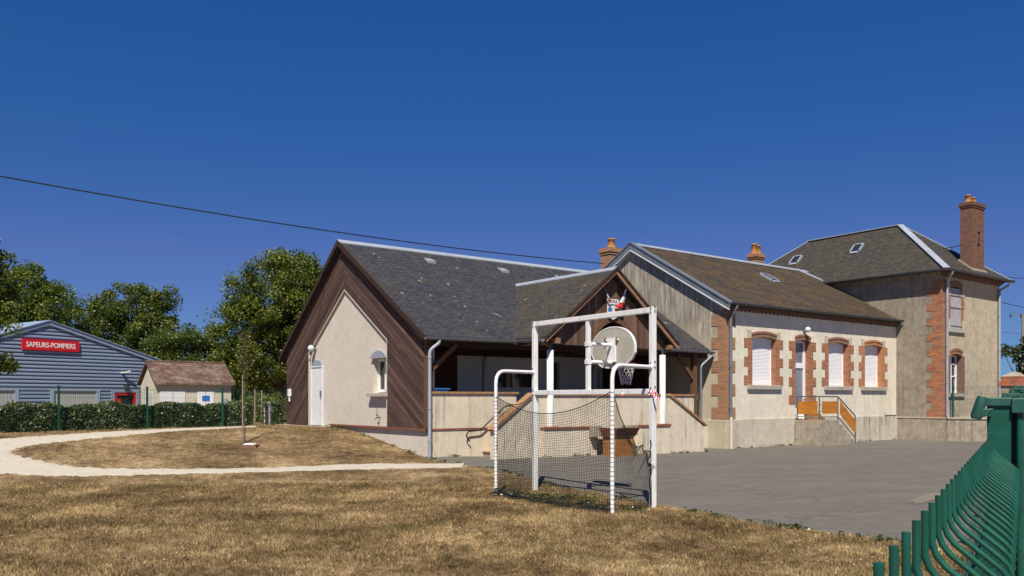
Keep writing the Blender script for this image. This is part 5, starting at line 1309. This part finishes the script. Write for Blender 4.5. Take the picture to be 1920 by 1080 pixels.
mb = MB(t); mb.box(s0 - .26, s0, -.1, .08, -1, 2.34); mb.box(s1, s1 + .26, -.1, .08, -1, 2.34); mb.box(s0, s1, -.1, .08, zt, 2.34); mb.build('frame', M['clad_st'], d_)
mb = MB(t); mb.box(-1.9, 2.12, -.20, -.10, 5.0, 5.76); sg = mb.build('sign_board', M['red'])
text('SAPEURS-POMPIERS', .56, Vector((.11, -.205, 5.38 + .5)), (R(90), 0, 0), M['text'], 'lettering', sg, sx=.70, ext=.006, off=.006)
lsg = sg.children[0]; bbx = [v.co.x for v in lsg.data.vertices]; lsg.scale = (3.45 / (max(bbx) - min(bbx)), 1, 1)
bby = [v.co.y for v in lsg.data.vertices]; lsg.scale[1] = .36 / (max(bby) - min(bby)); lsg.location.z = 5.38 + .5 - (max(bby) + min(bby)) / 2 * lsg.scale[1]
mb = MB(t); mb.box(5.6, 6.0, -.32, -.1, 2.42, 2.62); mb.build('wall_lamp', M['zincd'])
mb = MB(t); mb.box(5.4, 5.62, -.35, -.1, 3.55, 3.66); mb.bar((5.5, -.3, 3.6), (5.95, -.45, 3.72), .12, .10); mb.build('camera_arm', M['white'])
# cabin in front of it
t = thing('cabin', 'small cream outbuilding with lichened clay tile roof before the fire station', 'outbuilding', (-18.4, 44, -.3), 'W', rot=ROT); TH[t.name] = Vector((0, 0, -.3))
mb = MB(t); mb.box(0, 3.9, 0, .2, -.5, 2.42); mb.box(0, 3.9, 2.8, 3.0, -.5, 2.42); mb.prism([(0, .2, -.5), (0, 2.8, -.5), (0, 2.8, 2.42), (0, 1.5, 3.42), (0, .2, 2.45)], (.2, 0, 0)); mb.prism([(3.7, .2, -.5), (3.7, 2.8, -.5), (3.7, 2.8, 2.42), (3.7, 1.5, 3.42), (3.7, .2, 2.45)], (.2, 0, 0)); mb.build('wall', M['cabin'])
mb = MB(t); mb.prism([(-.12, -.22, 2.42), (-.12, 1.5, 3.60), (-.12, 3.22, 2.42), (-.12, 3.22, 2.34), (-.12, 1.5, 3.50), (-.12, -.22, 2.34)], (4.2, 0, 0)); rf = mb.build('roof', M['tileroof'])
mb = MB(t)
for k in range(14): mb.tube([(-.13 + k * .3, 1.5, 3.59), (.15 + k * .3, 1.5, 3.60)], .07, 8)
mb.build('ridge_tile', M['tileroof'], rf)
mb = MB(t); mb.prism([(-.15, -.24, 2.44), (-.15, 1.5, 3.62), (-.15, 3.24, 2.44), (-.15, 3.24, 2.32), (-.15, 1.5, 3.50), (-.15, -.24, 2.32)], (.03, 0, 0)); mb.build('verge_tile', M['tileroof'], rf)
for a0, a1, m_ in ((.2, 1.45, 'white'), (2.1, 2.95, 'pvc')):
    mb = MB(t); mb.box(a0, a1, -.03, 0, -.4, 1.98); d_ = mb.build('door', M[m_])
    mb = MB(t); mb.box((a0 + a1) / 2 - .01, (a0 + a1) / 2 + .01, -.036, -.03, -.4, 1.98); mb.build('joint', M['zinc'], d_)
mb = MB(t); mb.box(2.33, 2.72, -.05, -.032, 1.50, 1.78); mb.build('blue_plate', M['bluep'])
mb = MB(t); mb.box(3.35, 3.7, -.04, 0, 1.30, 1.62); mb.build('notice', M['zincl'])
mb = MB(t)
for k in range(8): mb.box(-.03, 0, .6, 1.5, 1.25 + k * .09, 1.31 + k * .09)
mb.build('vent_grille', M['white'])

# ================================================================ trees
def tree(name, label, base, H, crown, mat, seed, leaf=.20, n_leaf=16000, trunk_r=.25, group=None, cat='tree', clumps=None, clr=.85, ntrunk=None, squash=.8):
    """crown: list of ellipsoids (dx,dy,z,rx,ry,rz)"""
    r_ = np.random.default_rng(seed); base = Vector(base)
    t = thing(name, label, cat, tuple(base), 'W', group=group); TH[t.name] = Vector((0, 0, 0))
    vol = np.array([c[3] * c[4] * c[5] for c in crown]); cl = []
    nc = clumps or max(40, int(n_leaf / 120)); pick = r_.choice(len(crown), nc, p=vol / vol.sum())
    for k in pick:
        dx, dy, z, rx, ry, rz = crown[k]; d = r_.normal(size=3); d /= np.linalg.norm(d); q = r_.uniform(.25, 1.0) ** .45 * r_.uniform(.88, 1.12)
        cl.append((dx + d[0] * rx * q, dy + d[1] * ry * q, z + d[2] * rz * q))
    cl = np.array(cl); per = n_leaf // nc; cnt = r_.integers(int(per * .4), int(per * 1.6), nc)
    pts = []; tone = []
    for c, m_ in zip(cl, cnt):
        d = r_.normal(size=(m_, 3)); d /= np.linalg.norm(d, axis=1)[:, None]; q = r_.uniform(.15, 1, m_)[:, None] ** .6; R_ = clr * r_.uniform(.55, 1.3)
        p = c + d * q * R_ * np.array([1, 1, squash]); pts.append(p); tone.append(np.clip(r_.normal(.5 + r_.normal(0, .14), .2, m_), 0, 1))
    pts = np.concatenate(pts); tone = np.concatenate(tone); ok = pts[:, 2] > .3; pts = pts[ok]; tone = tone[ok]
    global rng; rng = r_
    o = leaves('crown', pts + np.array(base), leaf, mat, t, up=.35, tone=tone, aspect=1.35)
    mb = MB(t); zc_ = min(c[2] for c in crown); tt = [Vector((0, 0, -.5)), Vector((.05, 0, H * .18)), Vector((-.1, .1, H * .4)), Vector((.1, 0, H * .62)), Vector((0, .1, H * .82))]
    tr = resample(tt, 12); mb.tube(tr, [trunk_r * (1.15 - .95 * i / 11) for i in range(12)], 9)
    for k in range(min(nc, 70)):
        c = Vector(cl[k]); f = min(10, max(2, int((c.z * .62 / (H * .82)) * 11))); p = tr[f]
        mid = p.lerp(c, .5) + Vector((r_.normal(0, .25), r_.normal(0, .25), r_.uniform(0, .5)))
        rr = trunk_r * .32; mb.tube([p, p.lerp(mid, .6), mid, mid.lerp(c, .6) + Zv * .1, c], [rr, rr * .7, rr * .45, rr * .28, rr * .12], 5)
    mb.build('trunk', M['bark']); return t
def at(px, Y, z=0.0): return Vector(((px - 960) / F * Y, Y, z))
tree('oak_tree', 'large leafy oak beside the brown clad gable, right of the outbuilding', at(522, 58), 12.2,
     [(0, 0, 8.6, 3.2, 3.0, 3.1), (-2.4, .5, 6.4, 2.4, 2.5, 2.4), (2.0, 0, 7.0, 2.6, 2.6, 2.8), (-1.0, 0, 4.2, 3.1, 2.8, 2.2), (1.8, .5, 4.0, 2.6, 2.4, 2.0), (-3.0, 0, 3.6, 1.6, 1.8, 1.6), (.8, 0, 10.6, 1.6, 1.6, 1.2), (2.6, .4, 9.6, 1.1, 1.1, 1.3)], M['oak'], 11, .165, 85000, .35, 'oaks behind the school', clr=.72)
tree('oak_tree', 'tall dark oak right behind the fire station roof', at(238, 80), 13,
     [(0, 0, 10.2, 3.0, 2.6, 2.2), (-2.0, 0, 7.0, 2.6, 2.6, 2.6), (2.4, 0, 7.4, 2.6, 2.6, 2.4), (-3.0, 0, 9.9, .9, .9, 1.6), (3.2, .3, 11.1, 1.1, 1.1, 1.3), (0, 0, 5, 4, 3, 2.5)], M['oak2'], 23, .22, 66000, .35, 'oaks behind the school', clr=.85)
tree('oak_tree', 'lower round oak between the fire station and the outbuilding roof', at(345, 74), 8.6,
     [(0, 0, 5.6, 2.6, 2.6, 2.4), (1.9, 0, 4.6, 2.1, 2.1, 2.4), (-2.0, 0, 4.6, 2.0, 2.0, 2.2), (0, 0, 2.8, 3.6, 2.5, 1.8)], M['oak2'], 31, .21, 40000, .28, 'oaks behind the school', clr=.8)
tree('oak_tree', 'wide spreading oak behind the left slope of the fire station', at(40, 78), 14,
     [(-.5, 0, 11.2, 3.4, 3.0, 2.2), (2.6, 0, 10.0, 3.0, 2.6, 2.3), (-4, 0, 10.5, 3.6, 3.0, 2.8), (4.4, 0, 8.6, 1.7, 1.6, 1.4), (-1, 0, 7.5, 4.0, 3, 2.4), (.9, 0, 13.0, 1.1, 1.1, 1.4)], M['oak'], 47, .21, 66000, .4, 'oaks behind the school', clr=.85)
tree('oak_tree', 'nearer oak at the left edge hanging branches before the fire station', at(-75, 40), 9.8,
     [(0, 0, 7.2, 2.2, 2.2, 2.0), (1.4, 0, 5.9, 1.3, 1.3, 1.1), (2.1, 0, 4.5, .85, 1.3, .8), (1.9, 0, 3.3, .8, 1.3, .6), (1.2, 0, 2.5, .9, 1.2, .5), (-1, 0, 4.2, 1.6, 1.8, 2.0), (1.5, 0, 8.6, .55, .5, .5), (1.3, 0, 6.9, .8, .8, .9)], M['oak'], 59, .16, 22000, .25, 'oaks behind the school', clr=.45)
tree('oak_tree', 'dark undergrowth oak filling behind the outbuilding roof', at(425, 66), 7.5,
     [(0, 0, 3.2, 2.4, 2.4, 2.2), (1.5, 0, 1.8, 2.5, 2.0, 1.6)], M['oak2'], 61, .22, 12000, .2, 'oaks behind the school', clr=.75)
for q, (px, Y, h, lab) in enumerate(((470, 46, 2.0, 'yellow green shrub seen above the hedge left of the gap'), (498, 44, 2.3, 'yellow green shrub seen through the hedge gap'), (527, 47, 2.1, 'yellow green shrub close to the school corner'))):
    tree('shrub', lab, at(px, Y), h, [(0, 0, h * .5, .8, .7, h * .42)], M['shrub'], 70 + q, .10, 2600, .04, 'shrubs beyond the hedge', 'shrub', clr=.3)
for q, (px, Y, h) in enumerate(((478, 40, 2.05), (491, 40, 2.0))):
    t = thing('stake', ('left' if q == 0 else 'right') + ' thin wooden stake of the two standing among the shrubs', 'stake', tuple(at(px, Y)), 'W'); TH[t.name] = Vector((0, 0, 0))
    mb = MB(t); mb.tube([(0, 0, 0), (0, 0, h)], .04, 8); o = mb.build('pole', M['stake'])
tree('oak_tree', 'oak trees edge visible low through the hedge gap behind shrubs', at(515, 70), 6,
     [(0, 0, 2.6, 4.5, 2.0, 2.6), (5, 0, 2.6, 4.0, 2.0, 2.6)], M['oak2'], 83, .22, 10000, .2, 'oaks behind the school', clr=.9)
tree('laurel_bush', 'dense glossy laurel bush behind the gate pillar at the right edge', at(1908, 46, 0), 5.0,
     [(0, 0, 3.6, 1.0, 1.2, 1.35), (.9, 0, 2.2, 1.6, 1.4, 1.6), (2.2, 0, 3.2, 1.3, 1.2, 1.5), (.5, 0, 1.2, 1.5, 1.4, 1.2)], M['laurel'], 91, .16, 15000, .12, None, 'bush', clr=.4)
tree('laurel_bush', 'second laurel bush standing further along the street', at(2040, 52, 0), 4.2,
     [(0, 0, 2.4, 1.8, 1.6, 2.0)], M['laurel'], 93, .17, 5000, .12, None, 'bush', clr=.45)

# ================================================================ pole and overhead cables
t = thing('utility_pole', 'wooden utility pole with insulators standing beyond the laurel bush', 'pole', tuple(at(1917, 62)), 'W'); TH[t.name] = Vector((0, 0, 0))
mb = MB(t); mb.tube([(0, 0, 0), (0, 0, 7.8)], [.09, .07], 10); mb.build('pole', M['stake'])
mb = MB(t); mb.bar((-.9, 0, 7.45), (.9, 0, 8.0), .05, .05); mb.bar((-.9, 0, 8.0), (.9, 0, 7.45), .035, .035); mb.build('cross_arm', M['zinc'])
for s in (-.85, -.1, .85): mb = MB(t); mb.lathe((s, 0, 7.55 + .1 * (s > 0)), [(.03, 0), (.08, .05), (.05, .12), (.08, .17), (.04, .26)], 8); mb.build('insulator', M['greenp'])
def cable(label, p, q, sag, r, seg=40, cat='cable'):
    p = Vector(p); q = Vector(q); pts = []
    for i in range(seg + 1):
        f = i / seg; c = p.lerp(q, f); c.z -= sag * 4 * f * (1 - f); pts.append(c)
    mb = MB(); mb.tube(pts, r, 6); o = mb.build('cable', M['cable'], None, uv=False); tag(o, label, cat); return o
def pz(px, py, Y): return Vector(((px - 960) / F * Y, Y, 1.6 + (748 - py) / F * Y))
cable('black overhead cable crossing the sky from the left edge to the old brick chimney', pz(-300, 274, 17.5), pz(1132, 494, 32.2), .28, .017, 60)
cable('short cable running from the house roof to the tall chimney', pz(1768, 466, 35.0), pz(1803, 459, 33.8), .02, .016, 6)
cable('upper cable leaving the right eaves of the house', pz(1884, 520, 35.3), pz(2200, 512, 50), .2, .014, 10)
cable('lower cable leaving the right wall of the house', pz(1878, 567, 35.0), pz(2200, 602, 60), .4, .014, 10)
cable('thin wire rising from the utility pole past the laurel bush', pz(1880, 623, 62), pz(2200, 640, 64), .1, .012, 6)
cable('thin pale stay wire on the fire station roof, upper', pz(148, 556, 84), pz(259, 659, 66), .1, .02, 8)
cable('thin pale stay wire on the fire station roof, lower', pz(170, 596, 84), pz(257, 656, 66), .1, .02, 8)

# white gravel crumbs along the path edge and small weeds by the walls
rng = np.random.default_rng(5)

# small weeds along the foot of the walls and stray pale stones on the lawn
def weeds():
    P_ = []
    def clump(p, n, r, h):
        for _ in range(n):
            a = rng.uniform(0, 6.28); q = r * rng.uniform(0, 1) ** .6; P_.append((p.x + math.cos(a) * q, p.y + math.sin(a) * q, GH(p.x, p.y) + .02 + h * rng.uniform(0, 1)))
    for a in rng.uniform(.3, 9.2, 26): clump(W(a, (-1.32 if 1.2 < a < 9.1 else -.06)), int(rng.integers(8, 40)), rng.uniform(.03, .14), rng.uniform(.02, .07))
    for a in rng.uniform(11.2, 21.2, 26): clump(W(a, -.72 if not 14.4 < a < 16.8 else -1.68), int(rng.integers(6, 30)), rng.uniform(.03, .12), rng.uniform(.02, .06))
    for b in rng.uniform(.2, 5.5, 16): clump(W(-.10, b), int(rng.integers(8, 30)), rng.uniform(.05, .16), rng.uniform(.02, .08))
    for _ in range(60):
        i_ = rng.uniform(ex[0], ex[-1]); clump(Vector((i_, edge_y(i_) + rng.uniform(-.25, .12), 0)), int(rng.integers(6, 26)), rng.uniform(.03, .15), rng.uniform(.01, .04))
    for _ in range(24):
        u_ = rng.uniform(0, 1); p_ = RL.lerp(RR, u_) + gn * rng.uniform(-.1, .9); clump(p_, int(rng.integers(20, 60)), rng.uniform(.08, .25), rng.uniform(.02, .05))
    o = leaves('weeds', np.array(P_), .04, M['laurel'], None, up=.4); tag(o, 'small green weeds along wall foots and the lawn edge', 'weeds', kind='stuff')
    n = 900; x = rng.uniform(-12, 6, n); y = rng.uniform(8, 19, n); V = []; Fq = []
    q_ = rng.integers(0, NPp, n // 2)
    for i in range(n):
        if i < n // 2: e_ = PV[q_[i], 0 if rng.uniform() < .5 else -1]; X_, Y_ = e_[0] + rng.normal(0, .12), e_[1] + rng.normal(0, .12)
        else: X_, Y_ = x[i], y[i]
        if X_ > 0 and Y_ > edge_y(X_): continue
        s_ = rng.uniform(.006, .016); z = GH(X_, Y_) + .018; k_ = len(V)
        for dx, dy, dz in ((-1, 0, 0), (0, -1, 0), (1, 0, 0), (0, 1, 0), (0, 0, .8)): V.append((X_ + dx * s_ * rng.uniform(.6, 1.3), Y_ + dy * s_ * rng.uniform(.6, 1.3), z + dz * s_))
        Fq += [(k_, k_ + 1, k_ + 4), (k_ + 1, k_ + 2, k_ + 4), (k_ + 2, k_ + 3, k_ + 4), (k_ + 3, k_, k_ + 4)]
    o = np_mesh('gravel_stones', V, Fq, M['lime']); tag(o, 'stray pale gravel stones scattered over the lawn', 'stones', kind='stuff')
weeds()
# worn white court line on the far side of the yard
mb = MB(); l0 = unproj(1690, 829); l1 = unproj(1830, 829.5)
for k in range(30):
    if k % 7 in (3,): continue
    p = l0.lerp(l1, k / 30); q = l0.lerp(l1, (k + .93) / 30); w_ = .03 + .012 * math.sin(k * 2.1); mb.add([(p.x, p.y - w_, .018), (q.x, q.y - w_, .018), (q.x, q.y + w_, .018), (p.x, p.y + w_, .018)], [(0, 1, 2, 3)])
tag(mb.build('court_marking', M['patch2'] if 'patch2' in M else M['gravel'], None), kind='structure')
# low broken kerb stones under the left hedge fence
